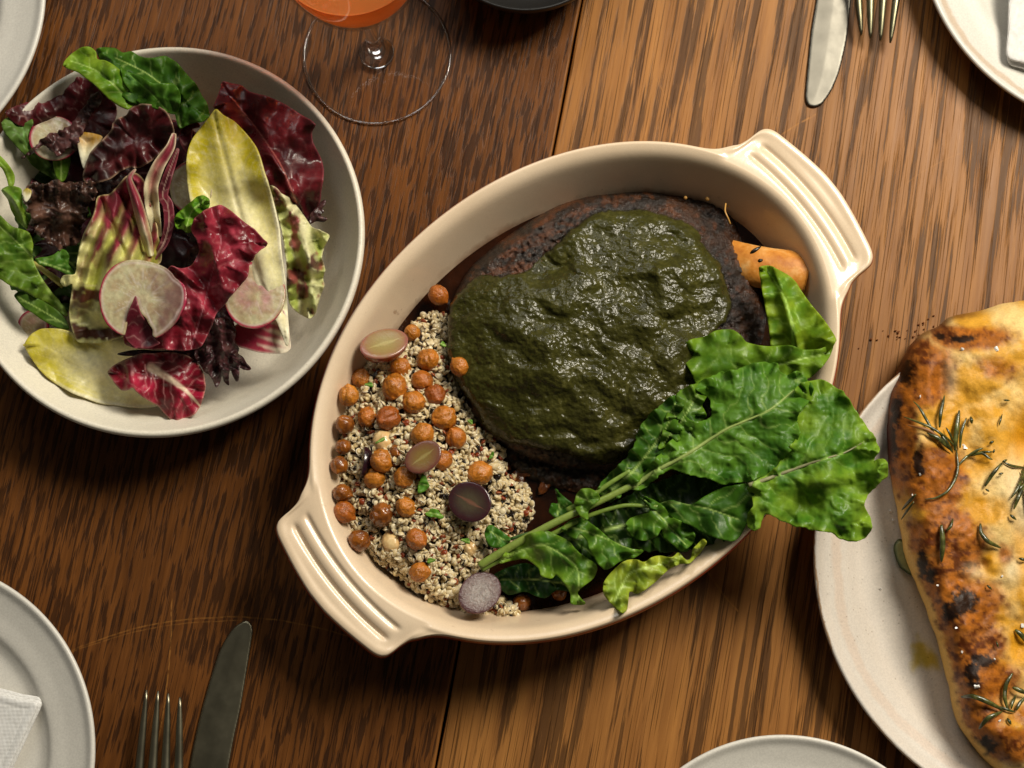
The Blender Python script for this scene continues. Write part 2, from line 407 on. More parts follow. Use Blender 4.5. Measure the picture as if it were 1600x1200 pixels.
# radius shared by the four; centres are solved from the arc seen in the photograph
def solve_c(pts, W):
    q = np.array(pts, float); c = q.mean(0) + np.array(solve_c.hint)
    for _ in range(400):
        d = q - c; d[:, 1] /= .965; r = np.linalg.norm(d, axis=1)
        c = c - ((W - r)[:, None] * d / r[:, None]).mean(0) * 1.2
    return c
def gp(label, pts, W, hint, mat=None):
    solve_c.hint = hint; c = solve_c(pts, W); return big_plate(label, None, c, W, mat=mat)
pl_bl = gp('white plate with a folded napkin in the lower left corner', [(0, 929), (95, 1015), (138, 1101), (158, 1187)], 320, (-200, 200))
pl_tl = gp('white plate cut off at the upper left corner above the salad', [(61, 50), (54, 92), (30, 150), (0, 190), (65, 5)], 300, (-250, -50))
pl_tr = gp('white plate with a rolled napkin in the upper right corner', [(1457, 0), (1487, 57), (1537, 120), (1600, 177)], 310, (200, -200), ceramic('white_stoneware_warm_edge', hexc('#cfcbc2'), .12, [(.1165, .1215, hexc('#b08a60'), .5)], .38))
pl_br = gp('white plate barely showing at the bottom edge beside the bread plate', [(1076, 1200), (1125, 1181), (1200, 1166), (1260, 1167), (1390, 1200)], 300, (0, 250))

# ---- made-up black bowl shape standing in for the shade at the top edge
dm = NM('shade_black'); dm.set(Base_Color=(.012, .011, .010, 1), Roughness=.35)
v, f = lathe(dense([(.0005, .004), (.03, .004), (.045, .012), (.056, .035), (.058, .036), (.057, .03), (.046, .008), (.034, .001), (.0005, .001)], .0015, False), 96)
o = obj('top_shade_bowl', v, f, dm.m); pc = P(822, -120, .036); o.location = (pc[0], pc[1], 0)
tag(o, 'bowl-shaped black stand-in for the shade at the top edge right of the wine glass', 'bowl')

# ================================================================ BAKING DISH
CEN = np.array([898.0, 612.0]); ua = np.array([.777, -.629]); ub = np.array([-.629, -.777]); A0, B0 = 455., 346.
ZR = .060
half = [(395, 171), (412, 155), (430, 146), (448, 139), (466, 137), (480, 137), (490, 135), (498, 129), (503.5, 118), (509, 95), (516, 60), (521.5, 20)]
q1 = half + [(a, -b) for a, b in half[::-1]]
hp = dense(q1, 2, False); nH = len(hp)
hphi = np.arctan2(hp[:, 1], hp[:, 0]); hr = np.linalg.norm(hp, axis=1); o_ = np.argsort(hphi)
def rE(phi, A=A0, B=B0): return 1 / np.sqrt((np.cos(phi)/A)**2 + (np.sin(phi)/B)**2)
def rO(phi):
    p = np.abs((phi + PI/2) % PI - PI/2)       # same at both ends
    r = np.interp(p, hphi[o_], hr[o_]); e = rE(phi)
    return np.where(p < hphi.max(), np.maximum(r, e), e)
NA = 900; t_ = np.linspace(0, 2*PI, NA, endpoint=False)
# denser near the handles
phi = t_ - .36 * np.sin(2*t_)
E = rE(phi); O = rO(phi)
gk = np.exp(-(np.arange(-14, 15)/6.)**2); gk /= gk.sum(); Osm = np.convolve(np.r_[O[-14:], O, O[:14]], gk, 'valid'); nk = sm(16, 4, O - E)*sm(-.1, .1, O-E+.1); O = np.where(O - E < 22, Osm, O) if False else O*(1-sm(30, 14, Osm-E)) + Osm*sm(30, 14, Osm-E)
co, si = np.cos(phi), np.sin(phi)
nrm = np.stack([co/A0**1, si/B0**1], 1)
rings = []   # (a,b,z,matid)
def ring_in(ins, z):        # inset inside the ellipse, in pixels
    a = (A0 - ins) * np.cos(te); b = (B0 - ins) * np.sin(te); return a, b, z + 0*a
te = np.arctan2(si / B0, co / A0)
for k, (ins, z) in enumerate([(330, .0075), (240, .0075), (160, .0075), (120, .0075), (92, .008), (77, .0105), (67, .0145), (59, .0195), (52, .0255), (46, .032), (40, .0385), (34.5, .0445), (29.5, .0495), (26, .0530), (23, .0555), (20, .0573), (16.5, .0587), (13, .0597)]):
    rings.append((*ring_in(ins, z), 0))
K = 46
a8, b8, _ = ring_in(9, 0); r8 = np.hypot(a8, b8)
for k in range(K + 1):
    u = k / K; rr = r8 + (O - 3 - r8) * u; a = rr*np.cos(np.arctan2(b8, a8)*(1-u) + phi*u if False else phi); b = rr*np.sin(phi)
    # blend the start ring on to its true ellipse position
    a = a8*(1-u)**3 + a*(1-(1-u)**3); b = b8*(1-u)**3 + b*(1-(1-u)**3)
    dist = np.hypot(a, b) - rE(np.arctan2(b, a)) + 9           # px beyond inner lip line
    dd = O - 3 - np.hypot(a, b)
    onh = sm(8, 26, O - E)
    z = ZR + 0*a
    z = z - onh * .0020 * sm(4, 55, dist)                     # handle sits a little lower than the rim
    z = z + .0009*np.exp(-((dist-4)/5)**2) * (1 - onh)
    aa = np.abs(a); bow = 13 * (1 - (b/118)**2)
    endf = sm(122, 106, np.abs(b))
    for g_, dp in ((447, -.0016), (472, -.0019), (459.5, .0003), (485, .0002)):
        z = z + onh * endf * dp * np.exp(-((aa - g_ - bow)/(4.4 if dp < 0 else 4.2))**2)
    z = z + onh * .0010 * np.exp(-((dd - 6)/8)**2)
    rings.append((a, b, z, 0))
zl = rings[-1][2]
def ring_out(off, z, base=None):
    rr = (O if base is None else base) + off; return rr*co, rr*si, z
rings.append((*ring_out(-1.4, zl - .0006), 0)); rings.append((*ring_out(-.2, zl - .0016), 0)); rings.append((*ring_out(.5, zl - .0030), 0))
rings.append((*ring_out(1.9, zl - .0036), 1)); rings.append((*ring_out(3.6, zl - .0058), 1)); rings.append((*ring_out(3.0, zl - .0085), 1))
under = np.minimum(O, E + 6)
for u, dz in ((.35, .0105), (.75, .0125), (1, .0150)): 
    rr = O*(1-u) + (E - 6)*u; rings.append((rr*co, rr*si, zl - dz, 1))
for ins, z in ((16, .034), (30, .020), (46, .009), (58, .003), (66, .0006), (80, .0006), (200, .0006)):
    a = (A0 - ins)*np.cos(te); b = (B0 - ins)*np.sin(te); rings.append((a, b, z + 0*a, 1))
V = []
for a, b, z, _m in rings:
    pxy = CEN + a[:, None]*ua + b[:, None]*ub
    base = P(pxy[:, 0], pxy[:, 1], ZR); base[:, 2] = z; V.append(base)
V = np.concatenate(V); nr = len(rings)
c0 = P(*CEN, ZR); V = np.vstack([V, [[c0[0], c0[1], .0075]], [[c0[0], c0[1], .0006]]])
j = np.arange(NA); j2 = (j + 1) % NA
FQ = []; MI = []; HD = []
for r in range(nr - 1):
    q = np.stack([r*NA + j, (r+1)*NA + j, (r+1)*NA + j2, r*NA + j2], 1); FQ.append(q)
    MI += [rings[r+1][3]] * NA
    mid = np.hypot(rings[r+1][0], rings[r+1][1]); isH = (r >= 24) & (O - E > 9) & (mid > E + 4) & (r < nr - 8)
    HD.append(np.where(isH, np.where(co > 0, 1, 2), 0))
FQ = np.concatenate(FQ); MI = np.array(MI); HD = np.concatenate(HD)
# centre fans as degenerate quads are avoided: use tris merged into separate list
full = mkmesh('tmp', V, FQ); VN = np.empty(len(V)*3); full.vertices.foreach_get('normal', VN); VN = VN.reshape(-1, 3)
def glaze(name, base, rough, speck=.15):
    m = NM(name); c = m.coords()
    col = m.ramp(m.noise(c, 14, 5, .65), [(.3, tuple(base*np.array([.93, .90, .86]))), (.7, tuple(np.minimum(base*1.04, 1)))])
    fine = m.ramp(m.noise(c, 1500, 2, .7), [(.3, BW(.93)), (.7, BW(1.03))]); col = m.mix(1, col, fine, 'MULTIPLY')
    sp = m.ramp(m.noise(c, 210, 2, .5), [(.735, BW(0)), (.76, BW(speck))]); col = m.mix(sp, col, h4('#7a4a24'))
    if speck > 0:      # gravy tide line baked on to the inner wall
        sx = m.n('ShaderNodeSeparateXYZ'); m.l(c, sx.inputs[0])
        zz = m.math('ADD', sx.outputs[2], m.math('MULTIPLY', m.math('SUBTRACT', m.noise(c, 55, 4, .7), .5), .016))
        st_ = m.ramp(m.math('MULTIPLY', zz, 20.0), [(.40, BW(.95)), (.52, BW(.55)), (.62, BW(0))])
        st_ = m.math('MULTIPLY', st_, m.ramp(m.noise(c, 26, 3, .6), [(.36, BW(.1)), (.6, BW(1))]))
        col = m.mix(st_, col, h4('#7a4312'))
        sp2 = m.ramp(m.noise(c, 120, 3, .6), [(.70, BW(0)), (.74, BW(.5))]); sp2 = m.math('MULTIPLY', sp2, m.ramp(m.math('MULTIPLY', sx.outputs[2], 20.0), [(.75, BW(1)), (1.0, BW(0))])); col = m.mix(sp2, col, h4('#8a5a2c'))
    m.l(col, m.b.inputs['Base Color']); m.set(Roughness=rough, Coat_Weight=.5, Coat_Roughness=.13)
    m.bump(m.noise(c, 300, 3, .6), .12, .0004); return m.m
cream = glaze('cream_glaze', hexc('#e2ccb0'), .36); red = glaze('red_glaze', hexc('#a02c17'), .3, 0)
dish = empty('baking_dish', (c0[0], c0[1], 0), 'oval cream glazed baking dish with red outside and two ridged handles, in the centre', 'baking dish')
for hid, nm in ((0, 'body'), (1, 'handle'), (2, 'handle')):
    fs = FQ[HD == hid]; us, inv = np.unique(fs, return_inverse=True); fs = inv.reshape(-1, 4); mi = MI[HD == hid]
    vv = V[us] - np.array([c0[0], c0[1], 0]); nn = VN[us]
    if hid == 0: fs_l = [tuple(q) for q in fs]
    else: fs_l = [tuple(q) for q in fs]
    o = obj(nm, vv, fs, [cream, red], dish)
    o.data.polygons.foreach_set('material_index', mi.astype(np.int32)[:len(o.data.polygons)])
    o.data.normals_split_custom_set_from_vertices([tuple(x) for x in nn])
# floor discs close the middle, inside and beneath
v, f = [], []
for r_, zz in ((0, .0075), (nr-1, .0006)):
    rv = V[r_*NA:(r_+1)*NA:10] - np.array([c0[0], c0[1], 0]); n0 = len(v); v += [tuple(x) for x in rv]; ids = list(range(n0, len(v)))
    f.append(tuple(ids) if r_ == 0 else tuple(ids[::-1]))
obj('floor', v, f, cream, dish, smooth=False)

# ================================================================ CUTLERY
def steel(name, base, rough=.30):
    m = NM(name); c = m.coords()
    sc = m.noise(m.coords((260, 260, 260)), 1, 4, .6); sc2 = m.noise(m.coords((1400, 90, 90), 'Object', (0, 0, 1.2)), 1, 2, .6)
    col = m.ramp(m.noise(c, 30, 3, .5), [(.3, tuple(base*.93)), (.7, tuple(base*1.05))])
    m.l(col, m.b.inputs['Base Color']); m.set(Metallic=1.0)
    m.l(m.ramp(m.noise(c, 90, 3, .5), [(.35, BW(rough*.92)), (.65, BW(rough*1.1))]), m.b.inputs['Roughness'])
    m.bump(sc2, .05, .0001); return m.m
st1 = steel('brushed_steel', hexc('#5f5c55'), .42); st2 = steel('dull_steel', hexc('#8a8470'), .38); st3 = steel('tarnished_steel', hexc('#7c7860'), .34)
def blade(outl, zt, mat, step=1.6):
    """thin lens-section blade cut to an outline"""
    out = dense(outl, 2); pts, q, D, S = gridmesh(out, step); n = len(pts)
    zz = .0012 + zt * np.sqrt(np.clip(1 - (1 - np.minimum(D/4, 1))**2, 0, 1)) + .00025*sm(0, 34, D)
    top = P(pts[:, 0], pts[:, 1], zz); bot = P(pts[:, 0], pts[:, 1], .0006 + 0*zz)
    f = np.vstack([q, q[:, ::-1] + n])
    e = np.concatenate([q[:, [0, 1]], q[:, [1, 2]], q[:, [2, 3]], q[:, [3, 0]]]); es = np.sort(e, 1)
    _, ix, cnt = np.unique(es, axis=0, return_index=True, return_counts=True); be = e[ix[cnt == 1]]
    f = np.vstack([f, np.stack([be[:, 1], be[:, 0], be[:, 0] + n, be[:, 1] + n], 1)])
    return np.vstack([top, bot]), f
def knife(label, outl, hoff, mat, zt=.0006):
    o0 = P(*outl[0], 0); root = empty('table_knife', (o0[0], o0[1], 0), label, 'knife', 'knives laid beside the forks')
    off = np.array([o0[0], o0[1], 0])
    v, f = blade(outl, zt, mat); obj('blade', v - off, f, mat, root)
    p = [P(x, y, .004) for x, y in hoff]; v, f = tube(p, np.array([.0042, .0062, .0075, .0085, .0095, .006]), 14, .42)
    obj('handle', v - off, f, mat, root); return root
knife('steel table knife pointing down beside a fork at the top right',
      [(1290, -150), (1281, -60), (1275, 0), (1267, 50), (1261, 112), (1258, 150), (1262, 164), (1272, 167.5), (1285, 162), (1300, 140), (1312, 110), (1323, 62), (1330, 0), (1340, -80), (1344, -150)],
      [(1317, -145), (1322, -190), (1330, -260), (1342, -380), (1354, -480), (1358, -505)], st1)
knife('dull steel table knife pointing up beside a fork at the bottom left',
      [(382, 970), (366, 980), (354, 996), (341, 1022), (325, 1072), (308, 1136), (295, 1200), (287, 1260), (283, 1330), (335, 1330), (347, 1260), (357, 1200), (366, 1152), (377, 1101), (391, 1015), (395, 985), (391, 973)],
      [(309, 1325), (303, 1380), (295, 1450), (282, 1560), (268, 1680), (264, 1700)], st2)
def fork(label, tips, roots, w0, head, mat, zt, zm):
    o0 = P(*tips[1], 0); off = np.array([o0[0], o0[1], 0]); root = empty('table_fork', (o0[0], o0[1], 0), label, 'fork', 'forks laid beside the knives')
    for (tx, ty), (rx, ry) in zip(tips, roots):
        k = np.linspace(0, 1, 14); x = tx + (rx - tx)*k; y = ty + (ry - ty)*k
        z = zt + (zm - zt)*np.sin(k*PI/2)
        p = P(x, y, z); rad = np.interp(k, [0, .05, .2, 1], [.0006, .0011, .0019, w0]);
        v, f = tube(p, rad, 10, .75); obj('tine', v - off, f, mat, root)
    hp_ = [P(x, y, z) for x, y, z, r in head]; v, f = tube(dense(np.array(hp_), .004, False), np.interp(np.linspace(0, 1, len(dense(np.array(hp_), .004, False))), np.linspace(0, 1, len(head)), [h[3] for h in head]), 18, .16)
    obj('handle', v - off, f, mat, root); return root
fork('steel fork with its tine tips showing right of the top knife', [(1346, 55), (1360, 60.5), (1375.5, 64), (1391, 67)], [(1336, -60), (1360, -60), (1384, -60), (1408, -60)], .0034,
     [(1370, -52, .012, .0128), (1372, -85, .010, .0130), (1375, -120, .006, .0108), (1380, -160, .004, .0045), (1395, -300, .005, .0042), (1412, -470, .003, .0080)], st3, .0085, .0130)
fork('dull steel fork with four tines left of the bottom knife', [(229, 1078), (247, 1079.5), (263, 1083.5), (281, 1089.5)], [(209, 1290), (232, 1290), (255, 1290), (278, 1290)], .0036,
     [(244, 1282, .012, .0128), (241, 1310, .010, .0130), (238, 1350, .006, .0108), (232, 1400, .004, .0045), (215, 1550, .005, .0042), (195, 1720, .003, .0080)], st2, .0150, .0115)

# ================================================================ NAPKINS
cl = NM('white_cotton'); c = cl.coords()
wv = cl.n('ShaderNodeTexWave', wave_type='BANDS', bands_direction='X'); wv.inputs['Scale'].default_value = 420; cl.l(c, wv.inputs[0])
wv2 = cl.n('ShaderNodeTexWave', wave_type='BANDS', bands_direction='Y'); wv2.inputs['Scale'].default_value = 420; cl.l(c, wv2.inputs[0])
cl.l(cl.ramp(cl.noise(c, 300, 3, .6), [(.3, tuple(hexc('#dcdad6'))), (.7, tuple(hexc('#efeeec')))]), cl.b.inputs['Base Color'])
cl.set(Roughness=.9, Sheen_Weight=.2); cl.bump(cl.math('ADD', wv.outputs['Fac'], wv2.outputs['Fac']), .5, .0004)
def cloth_layers(name, label, outl, zs, hem, step=2.5):
    o0 = P(*np.mean(outl, 0), 0); off = np.array([o0[0], o0[1], 0]); root = None
    root = empty(name, tuple(off), label, 'napkin')
    for li, (sh, z) in enumerate(zs):
        ou = dense(np.array(outl, float) + np.array(sh), 2.5); pts, q, D, S = gridmesh(ou, step); n = len(pts)
        edge = np.sqrt(np.clip(1 - (1 - np.minimum(D/5, 1))**2, 0, 1))
        wr_ = .0005 * fbm(pts[:, 0]/45, pts[:, 1]/45, li, 3)
        ht = z + .0012*edge + wr_ - .0004*np.exp(-((D - hem)/2.0)**2) + .0003*(D < hem)
        top = P(pts[:, 0], pts[:, 1], ht); bot = P(pts[:, 0], pts[:, 1], z - .0012*edge + wr_)
        e = np.concatenate([q[:, [0, 1]], q[:, [1, 2]], q[:, [2, 3]], q[:, [3, 0]]]); es = np.sort(e, 1)
        _, ix, cnt = np.unique(es, axis=0, return_index=True, return_counts=True); be = e[ix[cnt == 1]]
        f = np.vstack([q, q[:, ::-1] + n, np.stack([be[:, 1], be[:, 0], be[:, 0] + n, be[:, 1] + n], 1)])
        obj('fold', np.vstack([top, bot]) - off, f, cl.m, root)
    return root
cloth_layers('napkin', 'white cloth napkin folded flat on the lower left plate', [(-150, 1045), (0, 1079), (30, 1087), (63, 1095), (52, 1125), (36, 1160), (16, 1204), (-30, 1320), (-230, 1250)], [((3, -3), .0095), ((2, 2), .0125), ((-4, 4), .0155)], 13)
cloth_layers('napkin', 'thick rolled white cloth napkin on the upper right plate', [(1577, -150), (1577, -40), (1576, 0), (1574, 60), (1571.5, 92), (1577, 102), (1590, 106), (1640, 118), (1720, 130), (1740, -140)], [((4, 2), .0085), ((1, 3), .0125), ((2, 0), .0165), ((0, -9), .0205)], 200)

# ================================================================ WINE GLASS
def thin_glass(name, rough=.0):
    m = NM(name); N = m.N; tr = m.n('ShaderNodeBsdfTransparent'); tr.inputs[0].default_value = (.975, .975, .97, 1)
    gl = m.n('ShaderNodeBsdfGlossy'); gl.inputs['Roughness'].default_value = .03
    fr = m.n('ShaderNodeFresnel'); fr.inputs[0].default_value = 1.5
    ge = m.n('ShaderNodeNewGeometry'); fac = m.math('MULTIPLY', fr.outputs[0], m.math('SUBTRACT', 1.0, ge.outputs['Backfacing']))
    mx = m.n('ShaderNodeMixShader'); m.l(fac, mx.inputs[0]); m.l(tr.outputs[0], mx.inputs[1]); m.l(gl.outputs[0], mx.inputs[2])
    m.l(mx.outputs[0], m.out.inputs['Surface']); return m.m
def solid_glass(name, col=(1, 1, 1, 1)):
    m = NM(name); g = m.n('ShaderNodeBsdfGlass'); g.inputs['IOR'].default_value = 1.5; g.inputs['Roughness'].default_value = .01; g.inputs['Color'].default_value = col
    m.l(g.outputs[0], m.out.inputs['Surface']); return m.m
def wine_mat():
    m = NM('orange_wine'); g = m.n('ShaderNodeBsdfGlass'); g.inputs['IOR'].default_value = 1.34; g.inputs['Color'].default_value = (1, .42, .14, 1)
    tr = m.n('ShaderNodeBsdfTransparent'); tr.inputs[0].default_value = (1, .50, .22, 1)
    sb = m.n('ShaderNodeBsdfDiffuse'); sb.inputs[0].default_value = (1, .42, .12, 1)
    a = m.n('ShaderNodeMixShader'); a.inputs[0].default_value = .5; m.l(g.outputs[0], a.inputs[1]); m.l(tr.outputs[0], a.inputs[2])
    tl = m.n('ShaderNodeBsdfTranslucent'); tl.inputs[0].default_value = (1, .5, .18, 1)
    d = m.n('ShaderNodeMixShader'); d.inputs[0].default_value = .5; m.l(sb.outputs[0], d.inputs[1]); m.l(tl.outputs[0], d.inputs[2])
    b = m.n('ShaderNodeMixShader'); b.inputs[0].default_value = .48; m.l(a.outputs[0], b.inputs[1]); m.l(d.outputs[0], b.inputs[2])
    m.l(b.outputs[0], m.out.inputs['Surface']); return m.m
gc = P(589.5, 86, 0); fr_ = 116.5 * px_size(589.5, 86, 0)
glass = empty('wine_glass', (gc[0], gc[1], 0), 'stemmed wine glass of orange wine standing behind the salad bowl', 'wine glass')
tg = thin_glass('clear_glass_sheet'); sg = solid_glass('clear_glass')
v, f = lathe(dense([(.0045, .0045), (.010, .0030), (.022, .0019), (.036, .0014), (fr_-.0012, .0015), (fr_-.0003, .0012), (fr_, .0008), (fr_-.0004, .0003), (fr_-.0015, .0002), (.030, .0002), (.0005, .0003)], .0008, False), 128)
obj('foot', v, f, tg, glass)
# a rounded glass edge, thick enough to catch the light
a_ = np.linspace(0, 2*PI, 129); ring = np.stack([np.cos(a_)*(fr_-.0009), np.sin(a_)*(fr_-.0009), 0*a_+.0009], 1)
v, f = tube(ring, .0010, 10, 1, False); obj('foot_rim', v, f, sg, glass)
v, f = lathe(dense([(.0005, .0018), (.011, .0032), (.0085, .0052), (.0052, .0085), (.0042, .014), (.0040, .04), (.0042, .074), (.0060, .082), (.011, .0862), (.0005, .0865)], .001, False), 48)
obj('stem', v, f, sg, glass)
bp = [(.0005, 0.0865), (.012, 0.0875), (.025, 0.0960), (.0355, 0.1110), (.0415, 0.1320), (.0425, 0.1490), (.041, 0.1720), (.038, 0.2020), (.0345, 0.2240)]
v, f = lathe(dense(bp + [(x - .0009, z) for x, z in bp[::-1][:-1]] + [(.0005, 0.0880)], .0018, False), 96); obj('bowl', v, f, tg, glass)
wp = [(.0005, 0.0885), (.0115, 0.0894), (.0238, 0.0982), (.0340, 0.1125), (.0400, 0.1325), (.0407, 0.1420), (.0405, 0.1425), (.0400, 0.1421), (.0005, 0.1420)]
v, f = lathe(dense(wp, .0015, False), 96)
wn = obj('orange_wine', v, f, wine_mat()); wn.location = (gc[0], gc[1], 0); tag(wn, 'orange wine held in the stemmed glass', 'wine')
# ================================================================ LEAF TOOLKIT
def leaf_mat(name, rough=.38, trans=.28, coat=.0, spec=.5, bumps=.35, tsat=(1, 1, .6)):
    m = NM(name); c = m.coords(); col = m.col()
    v = m.ramp(m.noise(c, 420, 3, .6), [(.3, BW(.86)), (.7, BW(1.1))])
    col = m.mix(1, col, v, 'MULTIPLY'); m.l(col, m.b.inputs['Base Color'])
    m.l(m.ramp(m.noise(c, 130, 3, .6), [(.35, BW(rough*.65)), (.65, BW(rough*1.3))]), m.b.inputs['Roughness'])
    m.set(Specular_IOR_Level=spec, Coat_Weight=coat, Coat_Roughness=.12)
    m.bump(m.math('ADD', m.noise(c, 260, 4, .65), m.math('MULTIPLY', m.noise(c, 900, 2, .6), .3)), bumps, .0009)
    tl = m.n('ShaderNodeBsdfTranslucent'); m.l(m.mix(1, col, (*tsat, 1), 'MULTIPLY'), tl.inputs[0])
    mx = m.n('ShaderNodeMixShader'); mx.inputs[0].default_value = trans
    m.l(m.b.outputs[0], mx.inputs[1]); m.l(tl.outputs[0], mx.inputs[2]); m.l(mx.outputs[0], m.out.inputs['Surface'])
    return m.m
M_GREEN = leaf_mat('green_leaf', .46, .30, .0, .30, .22, (1.3, 1.3, .5))
M_RED = leaf_mat('radicchio_leaf', .38, .18, .06, .45, .25, (1.3, .8, .8))
M_PALE = leaf_mat('pale_leaf', .42, .22, .05, .4, .2, (1, 1, .8))
M_DARK = leaf_mat('purple_leaf', .36, .15, .1, .45, .5, (1, .8, .9))

def zfield(zp, x, y):
    if isinstance(zp, (int, float)): return np.full(x.shape, float(zp))
    zp = np.array(zp, float); d2 = (x[:, None] - zp[:, 0])**2 + (y[:, None] - zp[:, 1])**2 + 150
    wt = d2 ** -1.3; return (wt * zp[:, 2]).sum(1) / wt.sum(1)
def veins(s, t, L, sp, ang=.9, warp=0, curve=.0, seed=0):
    """distance (px) to the nearest side vein, alternate on each side"""
    side = np.where(t > 0, .5, 0.0)
    q = (s - np.abs(t) / math.tan(ang) + curve * t*t + warp) / sp + side
    fr = np.abs(q - np.round(q)) * sp * math.sin(ang)
    return fr, np.round(q)
def leaf(name, label, outline, rib, z, kind, group=None, step=2.4, cup=0, ruf=.0, rl=26, rw=20, crk=0, cl_=40, bl=0, vs=24, frill=0, fl=9,
         seed=None, mat=None, thick=.0005, pleat=None, cat='leaf', parent=None, shade=1.0, opts=None, fold=None, rand=1.0, tubew=0, tubecol=None):
    seed = seed if seed is not None else int(abs(outline[0][0]*7 + outline[0][1]*13)) % 9973
    out = dense(outline, 2.0)
    if frill:
        n = len(out); tg_ = np.roll(out, -1, 0) - np.roll(out, 1, 0); nn = np.stack([-tg_[:, 1], tg_[:, 0]], 1); nn /= np.linalg.norm(nn, axis=1)[:, None] + 1e-9
        k = np.arange(n) * 2.0
        out = out + nn * (frill * (vn(k/fl, 0*k, 0, seed) + .6*vn(k/fl*2.3, 0*k + 5, 0, seed)))[:, None]
    pts, q, D, B = gridmesh(out, step); x, y = pts[:, 0], pts[:, 1]
    rb = dense(rib, 3.0, False); rD, s, side, _ = near(pts, rb, False); t = rD * side
    L = np.linalg.norm(np.diff(rb, axis=0), axis=1).sum()
    zz = zfield(z, x, y)
    zz = zz + cup * (rD/60)**2
    env = sm(rw*1.6, 0, D)
    if ruf: 
        phz = 2*PI*B/rl + 2.2*vn(B/rl*.6, 0*B, 0, seed+1)
        zz = zz + ruf * env * np.sin(phz) + ruf*.6*sm(rw*3.2, 0, D)*np.sin(phz*.47 + 1)
    if crk: zz = zz + crk * fbm(x/cl_, y/cl_, 0, seed+2, 3, .36)
    fr, vid = veins(s, t, L, vs, warp=11*vn(x/24, y/24, 0, seed+3) + 4*vn(x/9, y/9, 0, seed+6), seed=seed)
    if bl:
        bl = bl*.62; zz = zz + bl * (1 - np.exp(-(fr/ (vs*.20))**2)) * (.55 + .9*vn(x/15, y/15, 0, seed+4)) * sm(0, 7, rD) - bl*.5
        zz = zz + bl * .5 * (1 - np.abs(vn(x/8, y/8, 0, seed+8)) * 2) * sm(2, 12, D)*.5
    zz = zz - .0006 * np.exp(-(rD/3.2)**2) * (1 if bl else 0)
    if pleat:
        amp, wl_, shp = pleat; zz = zz + amp * np.sin(2*PI*t/wl_ + 1.5*vn(s/60, t/60, 0, seed)) * sm(0, .4, s/L)
    if fold: zz = zz + fold(x, y, s, t, D, L)
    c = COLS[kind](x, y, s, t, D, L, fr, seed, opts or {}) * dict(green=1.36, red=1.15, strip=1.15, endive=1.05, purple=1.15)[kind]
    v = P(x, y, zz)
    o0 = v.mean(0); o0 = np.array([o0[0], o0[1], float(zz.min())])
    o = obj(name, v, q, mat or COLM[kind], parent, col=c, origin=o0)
    md = o.modifiers.new('Solidify', 'SOLIDIFY'); md.thickness = thick; md.offset = -1
    if parent is None: tag(o, label, cat, group)
    if tubew:     # raised midrib: a part of the leaf
        rr = dense(rib, 5.0, False); zi = np.array([zz[np.argmin((x-a)**2 + (y-b)**2)] for a, b in rr])
        pth = P(rr[:, 0], rr[:, 1], np.convolve(np.pad(zi, 3, 'edge'), np.ones(7)/7, 'valid') + .0002)
        px = px_size(x.mean(), y.mean(), zz.mean()); w_ = np.linspace(tubew, tubew*.25, len(pth)) * px
        tv, tf = tube(pth, w_, 8, .8); tc = np.tile(tubecol if tubecol is not None else hexc('#a9b574'), (len(tv), 1))
        r = obj('midrib', tv - o0, tf, mat or COLM[kind], o, col=tc)
    return o
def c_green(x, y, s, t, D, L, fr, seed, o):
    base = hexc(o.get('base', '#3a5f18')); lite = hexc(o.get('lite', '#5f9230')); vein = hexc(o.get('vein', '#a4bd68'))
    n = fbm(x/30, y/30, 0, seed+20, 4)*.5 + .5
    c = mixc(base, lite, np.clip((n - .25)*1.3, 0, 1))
    c = mixc(c, lite, .35*sm(9, 1, D))
    wv = np.exp(-(fr/1.15)**2) * sm(120, 0, np.abs(t)) * sm(1, 6, D)
    c = mixc(c, vein, .42*wv * o.get('veink', 1))
    net = np.exp(-(np.abs(vn(x/7.5, y/7.5, 0, seed+31))/.09)**2); c = mixc(c, lite, .10*net)
    rw_ = o.get('rib', 3.2) * (1 - .75*np.clip(s/L, 0, 1))
    c = mixc(c, vein, .92*np.exp(-(np.abs(t)/np.maximum(rw_, .8))**2 ) * (1 if o.get('rib', 3) > 0 else 0))
    return c
def c_red(x, y, s, t, D, L, fr, seed, o):
    base = hexc(o.get('base', '#4a0f1c')); lite = hexc(o.get('lite', '#8c2038')); vein = hexc(o.get('vein', '#d8a8a0'))
    n = fbm(x/26, y/26, 0, seed+20, 4)*.5 + .5
    c = mixc(base, lite, np.clip((n - .4)*2.2, 0, 1))
    wv = np.exp(-(fr/1.0)**2) * sm(75, 5, np.abs(t)) * sm(.05, .3, 1 - s/L*.9)
    c = mixc(c, vein, .34*wv*o.get('veink', .8))
    rw_ = o.get('rib', 3.0) * (1 - .8*np.clip(s/L, 0, 1))
    if o.get('rib', 3) > 0: c = mixc(c, hexc(o.get('ribc', '#eadcc8')), .95*np.exp(-(np.abs(t)/np.maximum(rw_, .7))**4))
    c = mixc(c, hexc(o.get('edge', '#b8626a')), .4*np.exp(-(D/1.6)**2)*o.get('edgek', 1))
    return c
